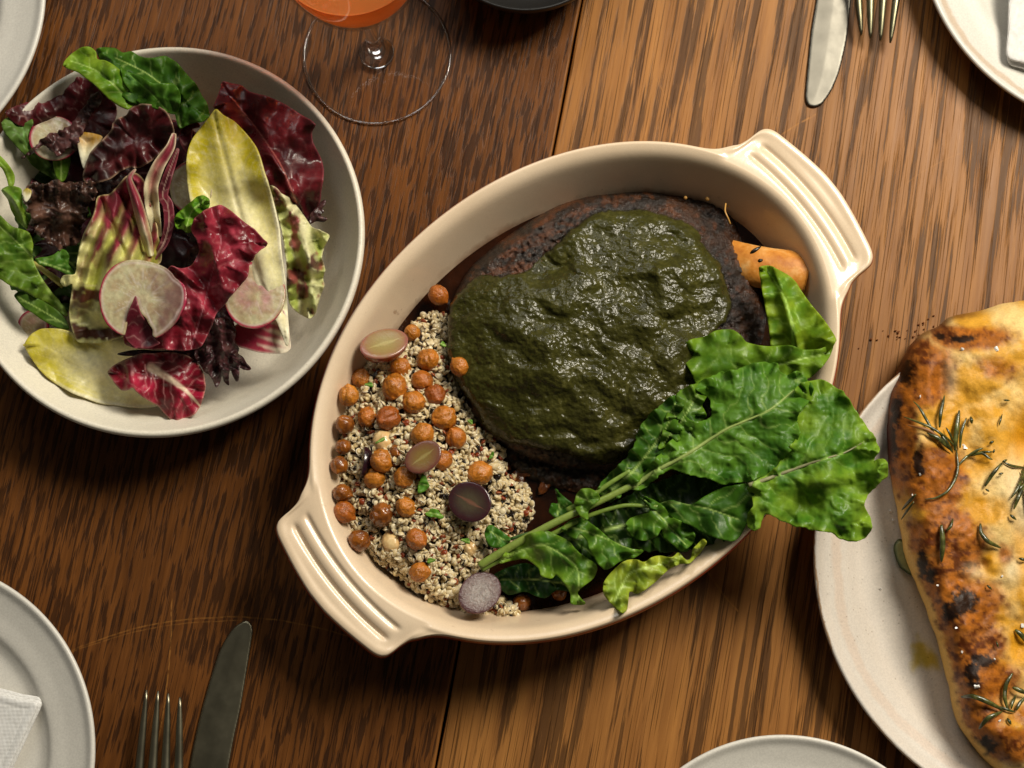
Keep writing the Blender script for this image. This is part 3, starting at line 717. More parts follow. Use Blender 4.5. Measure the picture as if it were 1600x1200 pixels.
def c_endive(x, y, s, t, D, L, fr, seed, o):
    cream = hexc('#f2eab2'); yel = hexc(o.get('yel', '#dcc820')); wh = hexc('#f4efd8')
    u = s/L
    k = np.clip(sm(.35, 1.0, u)*.95 + .5*sm(34, 0, D)*sm(.15, .6, u), 0, 1)
    k = np.clip(k + .25*fbm(x/18, y/18, 0, seed, 3), 0, 1)
    c = mixc(cream, yel, k); c = mixc(c, wh, sm(26, 0, np.abs(t))*(1 - u)*.8)
    lines = np.exp(-(np.abs(vn(t/3.2, s/90, 0, seed+5))/.10)**2); c = mixc(c, wh, .35*lines*(1-.5*u))
    c = mixc(c, wh, .13*np.exp(-(fr/1.6)**2)); c = mixc(c, wh, .7*sm(7, 2, D)*sm(.9, .5, u))
    return c
def c_strip(x, y, s, t, D, L, fr, seed, o):      # green-white base flushing to burgundy along the blade
    pale = hexc(o.get('pale', '#c9c77e')); wh = hexc(o.get('white', '#e6dfb9')); redc = hexc(o.get('red', '#6a1526')); r2 = hexc('#a03a4a')
    u = s/L + .16*fbm(x/30, y/30, 0, seed, 3); w = o.get('wl', 30)
    c = mixc(pale, wh, np.clip(.5 + .8*vn(t/9, s/80, 0, seed+2), 0, 1))
    stripe = .5 + .5*np.sin(2*PI*t/w + 1.5*vn(s/60, t/60, 0, seed) + .8)
    k = sm(o.get('u0', .40), o.get('u1', .85), u + .28*(stripe - .5))
    blot = sm(.02, .25, fbm(x/14, y/24, 0, seed+9, 3) - .1*(1-o.get('blot', .4)))*o.get('blot', .4)
    rc = mixc(redc, r2, np.clip(.5 + vn(t/6, s/50, 0, seed+4), 0, 1)*.8)
    c = mixc(c, rc, np.clip(k + blot, 0, 1))
    if 'bands' in o:
        nz = 5*vn(x/13, y/9, 0, 5) + 2.5*vn(x/5, y/4, 0, 6); yy = y + nz - .10*(x-140)
        for yc, hw, x1, a in ((462, 7, 172, .95), (478, 4, 150, .7), (521, 8, 205, .95), (498, 3, 140, .5), (428, 3, 150, .45)):
            c = mixc(c, hexc('#4c1014'), a*sm(hw+5, hw-1, np.abs(yy-yc))*sm(x1+12, x1-14, x))
        for yc in (446, 488, 506): c = mixc(c, hexc('#d6cf8c'), .7*sm(4, 1, np.abs(yy-yc))*sm(190, 150, x))
    c = mixc(c, wh, .6*np.exp(-(D/1.8)**2))
    return c
def c_purple(x, y, s, t, D, L, fr, seed, o):
    b = hexc(o.get('base', '#2a1210')); l = hexc(o.get('lite', '#5c3a3c')); n = fbm(x/20, y/20, 0, seed+3, 4)*.5+.5
    c = mixc(b, l, np.clip((n-.35)*2, 0, 1)); c = mixc(c, hexc(o.get('vein', '#7b5350')), .6*np.exp(-(fr/1.0)**2)); return c
COLS = dict(green=c_green, red=c_red, endive=c_endive, strip=c_strip, purple=c_purple)
COLM = dict(green=M_GREEN, red=M_RED, endive=M_PALE, strip=M_PALE, purple=M_DARK)
def shift(pts, dx=0, dy=0): return [(a+dx, b+dy) for a, b in pts]

# ================================================================ JUS, SHANK, SAUCE
jm = NM('brown_jus'); c = jm.coords()
jc = jm.ramp(jm.noise(c, 40, 4, .6), [(.35, tuple(hexc('#180903'))), (.65, tuple(hexc('#331606')))])
jm.l(jc, jm.b.inputs['Base Color']); jm.set(Roughness=.16, Specular_IOR_Level=.4); jm.bump(jm.noise(c, 55, 4, .6), .5, .0016)
JZ = .0235
te2 = np.linspace(0, 2*PI, 220, endpoint=False)
jo = CEN + ((A0-54)*np.cos(te2))[:, None]*ua + ((B0-54)*np.sin(te2))[:, None]*ub
pj = P(jo[:, 0], jo[:, 1], ZR)[:, :2]       # dish wall at this height, in plan
jv = [(0, 0, .0)] ; ctr = np.array([c0[0], c0[1], JZ])
rr_ = [1.004, .985, .95, .8, .6, .4, .2]
vv = []; 
for k, r_ in enumerate(rr_):
    z = JZ + (.0013 if k == 0 else .0003 if k == 1 else 0)
    vv.append(np.c_[(pj - ctr[:2])*r_, np.full(len(pj), z - JZ)])
vv = np.vstack(vv + [[[0, 0, 0]]]); n = len(pj)
ff = [(k*n+i, k*n+(i+1) % n, (k+1)*n+(i+1) % n, (k+1)*n+i) for k in range(len(rr_)-1) for i in range(n)] + [((len(rr_)-1)*n+i, (len(rr_)-1)*n+(i+1) % n, len(rr_)*n) for i in range(n)]
o = obj('jus', vv, ff, jm.m); o.location = ctr; tag(o, 'glossy dark brown braising juices pooled in the baking dish', 'sauce')

def meat_z(x, y):
    d = ((x-945)*.86 + (y-520)*.0); 
    e = ((x-935)/255.)**2 + ((y-510)/215.)**2
    z = .030 + .035*np.sqrt(np.clip(1 - .92*e, 0, 1))
    z = z + .006*np.exp(-(((x-1060)/70)**2 + ((y-400)/60)**2)) + .004*np.exp(-(((x-830)/70)**2 + ((y-520)/70)**2))
    z = z - .0035*np.exp(-(((x-960)/40)**2 + ((y-560)/55)**2)) - .003*np.exp(-(((x-880)/30)**2 + ((y-400)/30)**2))
    return z
mm = NM('braised_meat'); c = mm.coords(); cc = mm.col()
cc = mm.mix(1, cc, mm.ramp(mm.noise(c, 500, 4, .7), [(.3, BW(.55)), (.7, BW(1.5))]), 'MULTIPLY'); mm.l(cc, mm.b.inputs['Base Color'])
mm.l(mm.ramp(mm.noise(c, 200, 3, .6), [(.35, BW(.26)), (.65, BW(.6))]), mm.b.inputs['Roughness']); mm.set(Coat_Weight=.32, Coat_Roughness=.15)
mm.bump(mm.math('ADD', mm.noise(c, 330, 5, .7), mm.noise(c, 90, 3, .5)), .9, .0022)
shank = empty('lamb_shank', tuple(P(950, 520, .02)), 'dark braised lamb shank on the bone lying in the baking dish', 'meat')
so = np.array(shank.location)
so2 = dense([(704, 484), (716, 456), (752, 430), (792, 432), (828, 420), (852, 394), (884, 364), (916, 338), (956, 326), (1000, 327), (1032, 335), (1064, 345), (1092, 360), (1097, 380), (1116, 404), (1136, 436), (1143, 468), (1138, 500), (1118, 522), (1110, 560), (1100, 600), (1060, 650), (1020, 690), (980, 715), (950, 728), (916, 722), (860, 702), (820, 694), (780, 684), (752, 660), (736, 628), (716, 600), (704, 572), (698, 532)], 2)
k = np.arange(len(so2)); so2 = so2 + 3.0*np.stack([vn(k/9, 0*k, 0, 41), vn(k/9, 0*k+3, 0, 42)], 1) + 1.2*np.stack([vn(k/3, 0*k, 0, 43), vn(k/3, 0*k+3, 0, 44)], 1)
mo = dense([(704, 478), (718, 444), (738, 414), (778, 379), (830, 343), (872, 320), (918, 306), (965, 301), (1010, 298), (1050, 302), (1090, 308), (1128, 320), (1150, 345), (1160, 375), (1172, 400), (1186, 430), (1193, 465), (1198, 500), (1190, 540), (1160, 600), (1120, 660), (1060, 710), (1000, 750), (930, 772), (870, 765), (815, 745), (775, 715), (740, 670), (715, 610), (700, 550)], 2)
pts, q, D, S = gridmesh(mo, 2.2); x, y = pts.T
ed = np.sqrt(np.clip(1-(1-np.minimum(D/22, 1))**2, 0, 1))
z = JZ - .004 + (meat_z(x, y) - JZ + .004)*ed
ang = .5; u = x*math.cos(ang) - y*math.sin(ang); vq = x*math.sin(ang) + y*math.cos(ang)
z = z - .0014*sm(0, 20, near(pts, so2)[0])*inside(x, y, so2) + .0016*fbm(x/7, y/5.5, 0, 35, 3, .6)*sm(0, 8, D) + .0028*fbm(u/26, vq/11, 0, 5, 4, .6) * sm(0, 10, D) + .0010*(1-2*np.abs(vn(u/9, vq/4, 0, 6)))
crust = fbm(x/22, y/22, 0, 8, 4)*.5+.5
c = mixc(hexc('#1a0e05'), hexc('#43240c'), np.clip((crust-.42)*3, 0, 1)); c = mixc(c, hexc('#743c12'), .5*sm(.0, .35, fbm(u/34, vq/8, 0, 12, 4))*sm(1000, 900, x)*sm(560, 470, y)); c = mixc(c, hexc('#6a3812'), .45*sm(.2, .45, fbm(x/9, y/7, 0, 62, 3)))
c = mixc(c, hexc('#120805'), .75*sm(1060, 1140, x)*np.clip(.6+fbm(x/10, y/10, 0, 3, 2), 0, 1))
obj('meat', P(x, y, z) - so, q, mm.m, shank, col=c)
# bone end
bm = NM('bone'); cb = bm.coords()
bc = bm.ramp(bm.noise(cb, 80, 4, .65), [(.25, tuple(hexc('#a25a18'))), (.5, tuple(hexc('#ca8434'))), (.75, tuple(hexc('#e0b474')))])
bm.l(bc, bm.b.inputs['Base Color']); bm.set(Roughness=.5, Coat_Weight=.0, Specular_IOR_Level=.3); bm.bump(bm.noise(cb, 260, 4, .6), .4, .001)
pb = [P(1124, 403, .029), P(1154, 410, .034), P(1184, 417, .0405), P(1228, 424, .042), P(1254, 428, .040), P(1260, 429, .040)]
kb = px_size(1200, 410, .04)
bv, bf = tube(dense(np.array(pb), .0015, False), np.interp(np.linspace(0, 1, len(dense(np.array(pb), .0015, False))), [0, .3, .6, .9, .985, 1], np.array([33, 33, 33, 35, 37, 37.5])*kb), 40, .72)
bf = [q for q in bf if len(q) == 4]; endr = bv[-40:].copy()
bv = bv + .0003*np.stack([fbm(bv[:, 0]*300, bv[:, 1]*300, bv[:, 2]*300, s_) for s_ in (1, 2, 3)], 1)
obj('bone', bv - so, bf, bm.m, shank)
end_c = bv[-40:].mean(0); ev = np.vstack([bv[-40:], end_c + (bv[-40:]-end_c)*.62, end_c + (bv[-40:]-end_c)*.5 - (P(1260, 429, .04)-P(1254, 428, .04))*.8, [end_c - (P(1260, 429, .04)-P(1254, 428, .04))*.9]])
ef = [(r*40+i, r*40+(i+1) % 40, (r+1)*40+(i+1) % 40, (r+1)*40+i) for r in range(2) for i in range(40)] + [(80+i, 80+(i+1) % 40, 120) for i in range(40)]
obj('cut_end', ev - so, ef, bm.m, shank, smooth=False)
# marrow hollow / dark flecks on the bone
fk = NM('char_fleck'); fk.set(Base_Color=(.012, .007, .004, 1), Roughness=.3)
for (x0, y0, x1, y1, r_) in ((1172, 396, 1189, 385, .0011), (1184, 408, 1192, 406, .0011)):
    k = np.linspace(0, 1, 6); p = P(x0+(x1-x0)*k, y0+(y1-y0)*k, .0640 + .001*np.sin(k*PI)) ; tv, tf = tube(p, np.array([.3, .9, 1, .9, .7, .2])*r_, 8, .6); obj('char_fleck', tv - so, tf, fk.m, shank)
# pale strand, mustard seeds and shreds on the crust
sd = NM('mustard_seed'); sd.set(Base_Color=(*hexc('#b98a45'), 1), Roughness=.4)
def ico(sub=2):
    import bmesh
    bmm = bmesh.new(); bmesh.ops.create_icosphere(bmm, subdivisions=sub, radius=1); v = np.array([vv.co[:] for vv in bmm.verts]); f = [tuple(q.index for q in ff.verts) for ff in bmm.faces]; bmm.free(); return v, f
iv1, if1 = ico(1); iv2, if2 = ico(2); iv3, if3 = ico(3); iv4, if4 = ico(4)
for sx, sy, sr in ((1071, 309, 3.2), (1105, 311, 3.6), (1138, 322, 2.2), (830, 396, 2.6), (905, 358, 2.2)):
    zc = float(meat_z(np.array([sx*1.]), np.array([sy*1.]))[0])*.55 + .45*JZ + .006
    obj('mustard_seed', iv2*sr*.00036 + P(sx, sy, zc + .002) - so, if2, sd.m, shank)
for a in ([(1134, 318), (1133, 330), (1138, 342), (1141, 350)], [(1096, 402), (1104, 416), (1109, 430)]):
    dd = dense(a, 2, False); tv, tf = tube(P(dd[:, 0], dd[:, 1], .056 + .003*np.sin(np.linspace(0, 3, len(dd)))), .0005, 6); obj('strand', tv - so, tf, sd.m, shank)

# green sauce over the meat
sg_ = NM('green_herb_sauce'); c = sg_.coords()
n1 = sg_.noise(c, 330, 5, .68); n2 = sg_.noise(c, 70, 4, .6)
colr = sg_.ramp(sg_.math('ADD', sg_.math('MULTIPLY', n1, .55), sg_.math('MULTIPLY', n2, .45)), [(.3, tuple(hexc('#22200a'))), (.52, tuple(hexc('#393814'))), (.72, tuple(hexc('#565226')))])
sg_.l(colr, sg_.b.inputs['Base Color']); sg_.l(sg_.ramp(sg_.noise(c, 120, 3, .6), [(.35, BW(.22)), (.65, BW(.38))]), sg_.b.inputs['Roughness'])
sg_.set(Specular_IOR_Level=.22, Coat_Weight=.20, Coat_Roughness=.15); sg_.bump(sg_.math('ADD', sg_.math('MULTIPLY', sg_.noise(c, 620, 1, .5), .45), sg_.math('MULTIPLY', sg_.noise(c, 330, 2, .5), .6)), .8, .0011)
pts, q, D, S = gridmesh(so2, 1.7); x, y = pts.T
ed = np.sqrt(np.clip(1-(1-np.minimum(D/11, 1))**2, 0, 1))
z = meat_z(x, y) + .0010 + .0034*ed
wx = x + 16*vn(x/40, y/40, 0, 71); wy = y + 16*vn(x/40, y/40, 0, 72)
z = z + .0046*fbm(wx/50, wy/42, 0, 51, 2, .38)*ed + .0005*ed*(.5 - np.abs(vn(wx/24, wy/17, 0, 54))) + ed*.0006*fbm(x/7, y/6, 0, 57, 2, .5)
ov = P(950, 520, .05); o = obj('green_sauce', P(x, y, z) - ov, q, sg_.m); o.location = ov
md = o.modifiers.new('Solidify', 'SOLIDIFY'); md.thickness = .002; md.offset = -1
tag(o, 'thick dark green herb sauce spread over the lamb shank', 'sauce')

# shreds in the juices, upper left edge and right below
sh = NM('shredded_meat'); c = sh.coords(); sh.l(sh.ramp(sh.noise(c, 200, 4, .6), [(.3, tuple(hexc('#2c1206'))), (.7, tuple(hexc('#7c4216')))]), sh.b.inputs['Base Color']); sh.set(Roughness=.25, Coat_Weight=.5); sh.bump(sh.noise(c, 300, 4, .6), .7, .001)
parts = []
rs = np.random.default_rng(4)
for i in range(60):
    if i < 34: tt = rs.random(); cx_, cy_ = 735 + tt*190, 440 - tt*112 + rs.normal()*7; a0 = -.55 + rs.normal()*.25
    else: cx_, cy_ = 770 + rs.random()*170, 700 + rs.random()*55; a0 = rs.random()*3
    Ln = 10 + 18*rs.random(); k = np.linspace(-1, 1, 9); xx = cx_ + Ln*k*math.cos(a0) + 3*np.sin(k*3 + i); yy = cy_ + Ln*k*math.sin(a0) + 3*np.cos(k*2.2+i)
    parts.append(tube(P(xx, yy, JZ + .0010 + .002*rs.random() + 0*k), (.5 + .9*rs.random())*.0032*np.sqrt(np.clip(1.02-k**2, 0, 1)), 8, .4))
v, f = merge(parts); sh_o = P(830, 400, JZ); o = obj('meat_shreds', v - sh_o, f, sh.m); o.location = sh_o; tag(o, 'glossy shreds of braised meat lying in the juices', 'meat shreds', kind='stuff')

# ================================================================ QUINOA
def qz(x, y):
    e = np.exp(-(((x-640)/95)**2 + ((y-740)/190)**2))
    z = .034 + .022*e + .003*vn(x/30, y/30, 0, 91)
    return z
qo = dense([(668, 488), (700, 494), (708, 520), (708, 560), (716, 602), (738, 640), (758, 668), (785, 700), (798, 735), (822, 760), (834, 795), (818, 830), (795, 850), (768, 880), (768, 920), (812, 950), (800, 964), (760, 962), (700, 952), (660, 930), (620, 900), (580, 868), (552, 850), (534, 815), (516, 770), (512, 720), (516, 660), (532, 605), (560, 570), (600, 548), (635, 515)], 2)
qm = NM('quinoa'); qc = qm.col(); c = qm.coords(); qm.l(qc, qm.b.inputs['Base Color']); qm.set(Roughness=.35, Subsurface_Weight=.0, Coat_Weight=.15)
tlq = qm.n('ShaderNodeBsdfTranslucent'); qm.l(qc, tlq.inputs[0]); mxq = qm.n('ShaderNodeMixShader'); mxq.inputs[0].default_value = .2
qm.l(qm.b.outputs[0], mxq.inputs[1]); qm.l(tlq.outputs[0], mxq.inputs[2]); qm.l(mxq.outputs[0], qm.out.inputs['Surface'])
# grain template: flattened bead with a dimple, and a curled germ ring
def bead():
    v, f = ico(2); v = v.copy(); r = np.hypot(v[:, 0], v[:, 1]); v[:, 2] *= .62; v[:, 2] -= np.sign(v[:, 2])*.22*np.exp(-(r/.38)**2); return v, np.array(f)
bvv, bff = bead()
ra = np.linspace(-.4, 4.9, 13); rp = np.stack([1.02*np.cos(ra), 1.02*np.sin(ra), .12*np.sin(ra*1.3)], 1); rp[-1] += (.25, -.1, .25)
rv, rf = tube(rp, np.r_[.08, np.full(11, .17), .08], 5, 1, True); rf = [q if len(q) == 4 else None for q in rf]; rf = np.array([q for q in rf if q])
NG = 5200; gx = RNG.uniform(505, 840, NG*2); gy = RNG.uniform(480, 970, NG*2)
ok = inside(gx, gy, qo); gx, gy = gx[ok][:NG], gy[ok][:NG]; NG = len(gx)
dq, _, _, _ = near(np.stack([gx, gy], 1), qo)
gz = qz(gx, gy) * 1.0 - .006*sm(22, 0, dq) + RNG.uniform(-.0016, .0018, NG) + .0022*vn(gx/11, gy/11, 0, 93)
ctrs = P(gx, gy, gz); gr = RNG.uniform(1.0, 1.4, NG)*.00132
# random rotations
qq = RNG.normal(size=(NG, 4)); qq /= np.linalg.norm(qq, axis=1)[:, None]; a, b, c_, d = qq.T
RM = np.stack([np.stack([a*a+b*b-c_*c_-d*d, 2*(b*c_-a*d), 2*(b*d+a*c_)], -1), np.stack([2*(b*c_+a*d), a*a-b*b+c_*c_-d*d, 2*(c_*d-a*b)], -1), np.stack([2*(b*d-a*c_), 2*(c_*d+a*b), a*a-b*b-c_*c_+d*d], -1)], 1)
kindr = RNG.random(NG); patch = vn(gx/24, gy/24, 0, 97)
blackp = .055 + .10*np.clip(patch, 0, 1); dark = kindr < blackp; redg = (kindr >= blackp) & (kindr < blackp + .07)
base = mixc(hexc('#d8c08a'), hexc('#eedfb8'), RNG.random(NG)); base[dark] = hexc('#1d120d'); base[redg] = hexc('#8a3a18')
ringc = mixc(hexc('#e2d3b0'), hexc('#f0e6cf'), RNG.random(NG)); ringc[dark] = mixc(hexc('#2a1a12'), hexc('#cdbf9f'), (RNG.random(dark.sum()) > .45)*1.0); ringc[redg] = hexc('#b06a3c')
bsc = np.where(dark, .78, 1.0)
VB = np.einsum('nij,kj->nki', RM, bvv)*(gr*bsc)[:, None, None] + ctrs[:, None]
hasr = RNG.random(NG) < .62; VR = np.einsum('nij,kj->nki', RM[hasr], rv)*(gr[hasr]*1.02)[:, None, None] + ctrs[hasr][:, None]
nb = len(bvv); FB = (bff[None] + (np.arange(NG)*nb)[:, None, None]).reshape(-1, 3)
nrg = len(rv); nR = int(hasr.sum()); FR = (rf[None] + (np.arange(nR)*nrg)[:, None, None]).reshape(-1, 4) + NG*nb
FRt = np.concatenate([FR[:, [0, 1, 2]], FR[:, [0, 2, 3]]])
VV = np.concatenate([VB.reshape(-1, 3), VR.reshape(-1, 3)]); CC = np.concatenate([np.repeat(base, nb, 0), np.repeat(ringc[hasr], nrg, 0)])
oq = P(660, 740, .03); o = obj('quinoa', VV - oq, np.concatenate([FB, FRt]), qm.m, col=CC); o.location = oq
tag(o, 'mound of cooked white, red and black quinoa grains in the left of the dish', 'quinoa', kind='stuff')
# dark brown bed below the grains
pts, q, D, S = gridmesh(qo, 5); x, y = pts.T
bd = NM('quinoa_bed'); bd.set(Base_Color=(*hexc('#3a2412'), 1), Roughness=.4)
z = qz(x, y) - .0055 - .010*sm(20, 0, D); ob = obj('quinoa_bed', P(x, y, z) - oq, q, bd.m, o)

# ================================================================ CHICKPEAS
cm = NM('roasted_chickpea'); c = cm.coords(); oi = cm.n('ShaderNodeObjectInfo')
ca = cm.ramp(oi.outputs['Random'], [(0, tuple(hexc('#964a0d'))), (.35, tuple(hexc('#b06416'))), (.7, tuple(hexc('#c07820'))), (1, tuple(hexc('#a05210')))])
cbv = cm.ramp(cm.noise(c, 180, 4, .65), [(.28, BW(.40)), (.48, BW(.92)), (.75, BW(1.35))]); ca = cm.mix(1, ca, cbv, 'MULTIPLY')
ca = cm.mix(cm.ramp(cm.noise(c, 330, 3, .6), [(.60, BW(0)), (.72, BW(.7))]), ca, tuple(hexc('#5a2408')))
cm.l(ca, cm.b.inputs['Base Color']); cm.l(cm.ramp(cm.noise(c, 160, 3, .6), [(.35, BW(.20)), (.65, BW(.5))]), cm.b.inputs['Roughness'])
cm.set(Coat_Weight=.25, Coat_Roughness=.15, Subsurface_Weight=.08, Subsurface_Scale=.003); cm.bump(cm.math('ADD', cm.noise(c, 420, 4, .65), cm.noise(c, 170, 3, .6)), .9, .0011)
cd_ = NM('dark_chickpea'); c = cd_.coords(); cd_.l(cd_.ramp(cd_.noise(c, 160, 4, .6), [(.3, tuple(hexc('#4c240b'))), (.7, tuple(hexc('#a05c1a')))]), cd_.b.inputs['Base Color']); cd_.set(Roughness=.25, Coat_Weight=.4); cd_.bump(cd_.noise(c, 300, 4, .6), .6, .0008)
cp = NM('pale_chickpea'); c = cp.coords(); cp.l(cp.ramp(cp.noise(c, 160, 4, .6), [(.3, tuple(hexc('#c99a5c'))), (.7, tuple(hexc('#e6cc96')))]), cp.b.inputs['Base Color']); cp.set(Roughness=.35, Coat_Weight=.2)
def pea(seed, wr=1.0):
    v = iv4.copy(); n = v / np.linalg.norm(v, axis=1)[:, None]
    r = 1 + .05*fbm(n[:, 0]*2, n[:, 1]*2, n[:, 2]*2, seed, 2)
    cr = np.exp(-(n[:, 0]/.13)**2) * sm(-.3, .5, n[:, 2]); r = r - .13*cr                       # cleft between the halves
    bk = np.exp(-((n - np.array([0, .92, .38]))**2).sum(1)/.035); r = r + .30*bk                # beak
    wq = 1 - 2*np.abs(vn(n[:, 0]*4+seed, n[:, 1]*2.5, n[:, 2]*4, seed)); r = r + .045*wr*wq
    wq = 1 - 2*np.abs(vn(n[:, 0]*9+seed, n[:, 1]*6, n[:, 2]*9, seed+3)); r = r + .018*wr*wq
    v = n * r[:, None] * np.array([1, 1.05, .95]); return v
peas = [mkmesh('chickpea', pea(s_, w_)*.0064, np.array(if4)) for s_, w_ in ((1, .5), (2, 1), (3, 1.7), (4, .8), (5, 2.2))]
CH = [(685,461,17,'o',0,'chickpea stuck to the dish wall above the quinoa beside the green sauce'),
(644,520,14,'o',.2,'chickpea wedged against the right end of the upper grape half'),
(669,562,19,'o',2,'wrinkled chickpea at the top of the mound, a little right below the grape half'),
(718,573,16,'o',0,'smooth chickpea resting alone on the edge of the green sauce'),
(626,574,17,'o',3,'chickpea just under the lower right rim of the upper grape half'),
(564,591,16,'o',0,'round chickpea directly below the left end of the upper grape half'),
(540,618,17,'o',1,'smooth round chickpea touching the left wall below the grape half'),
(616,605,21,'o',4,'large split chickpea left of the pair below the upper grape half'),
(659,596,19,'o',1,'chickpea leaning on its darker neighbours in the middle of the upper cluster'),
(646,628,19,'o',2,'reddish brown chickpea at the lower left of the upper cluster'),
(680,616,17,'o',3,'golden chickpea at the right of the upper cluster'),
(574,653,17,'o',4,'dark shrivelled chickpea pressed against a lighter one at left'),
(607,653,20,'o',1,'chickpea with a notched top beside the shrivelled one'),
(694,653,20,'o',2,'large chickpea right of centre below the upper cluster'),
(534,663,16,'d',0,'dull brown chickpea half hidden against the left wall'),
(660,679,19,'o',1,'chickpea partly under the top of the middle grape half'),
(712,684,18,'o',0,'plain yellow-orange chickpea below the large right one'),
(597,720,20,'o',1,'bright chickpea standing above another beside the dark grape skin'),
(531,698,13,'d',2,'small dark chickpea in the gap by the left wall'),
(525,727,15,'d',1,'brown chickpea by the left wall next to pale grains'),
(585,747,18,'o',3,'chickpea under the bright one at mid left'),
(633,745,18,'o',2,'chickpea at the lower left of the middle grape half'),
(690,719,18,'o',0,'chickpea half covered by the right of the middle grape half'),
(749,739,21,'o',3,'large orange chickpea with a dark nub above the dark grape half'),
(530,771,15,'d',4,'wrinkled brown chickpea above the round one at the lower left wall'),
(533,800,18,'o',1,'round golden chickpea at the lower left wall level with the handle'),
(596,804,20,'d',4,'dark wrinkled chickpea left of a round one at the lower centre'),
(634,792,17,'o',3,'round chickpea in the lower centre with a creased top'),
(556,845,18,'d',2,'dark reddish chickpea near the handle end of the dish'),
(651,842,18,'o',0,'smooth orange chickpea below the lower centre pair'),
(656,894,17,'o',3,'lowest orange chickpea on the quinoa'),
(620,706,12,'d',4,'small torn brown chickpea behind the bright one'),
(600,690,19,'p',1,'pale cream chickpea peeking from the grains at mid left'),
(612,849,19,'p',3,'pale cream chickpea sunk in the grains at the lower centre'),
(736,858,13,'p',2,'small pale cream chickpea near the stems of the greens'),
(815,942,15,'d',1,'dark chickpea in the juices near the bottom wall'),
(874,926,13,'d',3,'glossy brown chickpea in the juices below the greens')]
mats_ = {'o': cm.m, 'd': cd_.m, 'p': cp.m}
pmesh = {}
for i, (px_, py_, r_, kd, mi_, lb) in enumerate(CH):
    key = (int(mi_), kd)
    if key not in pmesh:
        me = peas[int(mi_)].copy(); me.materials.append(mats_[kd]); pmesh[key] = me
    o = bpy.data.objects.new('chickpea', pmesh[key]); scene.collection.objects.link(o)
    zc = float(qz(np.array([px_*1.]), np.array([py_*1.]))[0]) + (.0020 if kd != 'p' else -.0005)
    if px_ < 560 and py_ < 860: zc = .051; px_ += 5
    if py_ > 915 or (px_ > 800): zc = JZ + .002
    if i == 3: zc = float(meat_z(np.array([px_*1.]), np.array([py_*1.]))[0]) + .006
    if i == 0: zc = .036
    if i in (17, 15): zc += .002
    if i in (31,): zc -= .002
    o.location = P(px_, py_, zc); sc_ = .93*r_*px_size(px_, py_, zc)/.0064; o.scale = (sc_, sc_, sc_)
    o.rotation_euler = (random.uniform(-1.3, 1.3), random.uniform(-1.3, 1.3), random.uniform(0, 6.28)); tag(o, lb, 'chickpea', 'chickpeas on the quinoa')

# ================================================================ GRAPE HALVES
def grape_mat(flesh, rim, seamc='#d8c48a'):
    m = NM('grape_flesh'); c = m.coords(); x = m.n('ShaderNodeSeparateXYZ'); m.l(c, x.inputs[0])
    # unit grape: x long axis, y short; flat face up
    r = m.math('SQRT', m.math('ADD', m.math('MULTIPLY', x.outputs[0], x.outputs[0]), m.math('MULTIPLY', m.math('MULTIPLY', x.outputs[1], 1.25), m.math('MULTIPLY', x.outputs[1], 1.25))))
    r = m.math('ADD', r, m.math('MULTIPLY', m.math('SUBTRACT', m.noise(c, 3, 3, .6), .5), .35))
    col = m.ramp(r, [(.35, (*flesh[0],)), (.72, (*flesh[1],)), (.95, (*rim,))])
    ln = m.math('ABSOLUTE', m.math('ADD', x.outputs[1], m.math('MULTIPLY', m.math('SUBTRACT', m.noise(c, 4, 3, .6), .5), .10)))
    wd_ = m.ramp(m.math('ABSOLUTE', x.outputs[0]), [(.05, BW(1)), (.72, BW(0.02))])
    seam = m.math('MULTIPLY', m.ramp(m.math('DIVIDE', ln, m.math('ADD', m.math('MULTIPLY', wd_, .13), .001)), [(.2, BW(.75)), (1.0, BW(0))]), 1.0)
    col = m.mix(seam, col, tuple(hexc(seamc)))
    m.l(col, m.b.inputs['Base Color']); m.set(Roughness=.22, Coat_Weight=.3, Subsurface_Weight=.25, Subsurface_Scale=.15); m.bump(m.noise(c, 9, 4, .6), .3, .0004); return m.m
def skin_mat(name, a, b):
    m = NM(name); c = m.coords(); m.l(m.ramp(m.noise(c, 2.2, 4, .6), [(.3, tuple(hexc(a))), (.7, tuple(hexc(b)))]), m.b.inputs['Base Color']); m.set(Roughness=.22, Coat_Weight=.4, Coat_Roughness=.08, Subsurface_Weight=.1, Subsurface_Scale=.2); return m.m
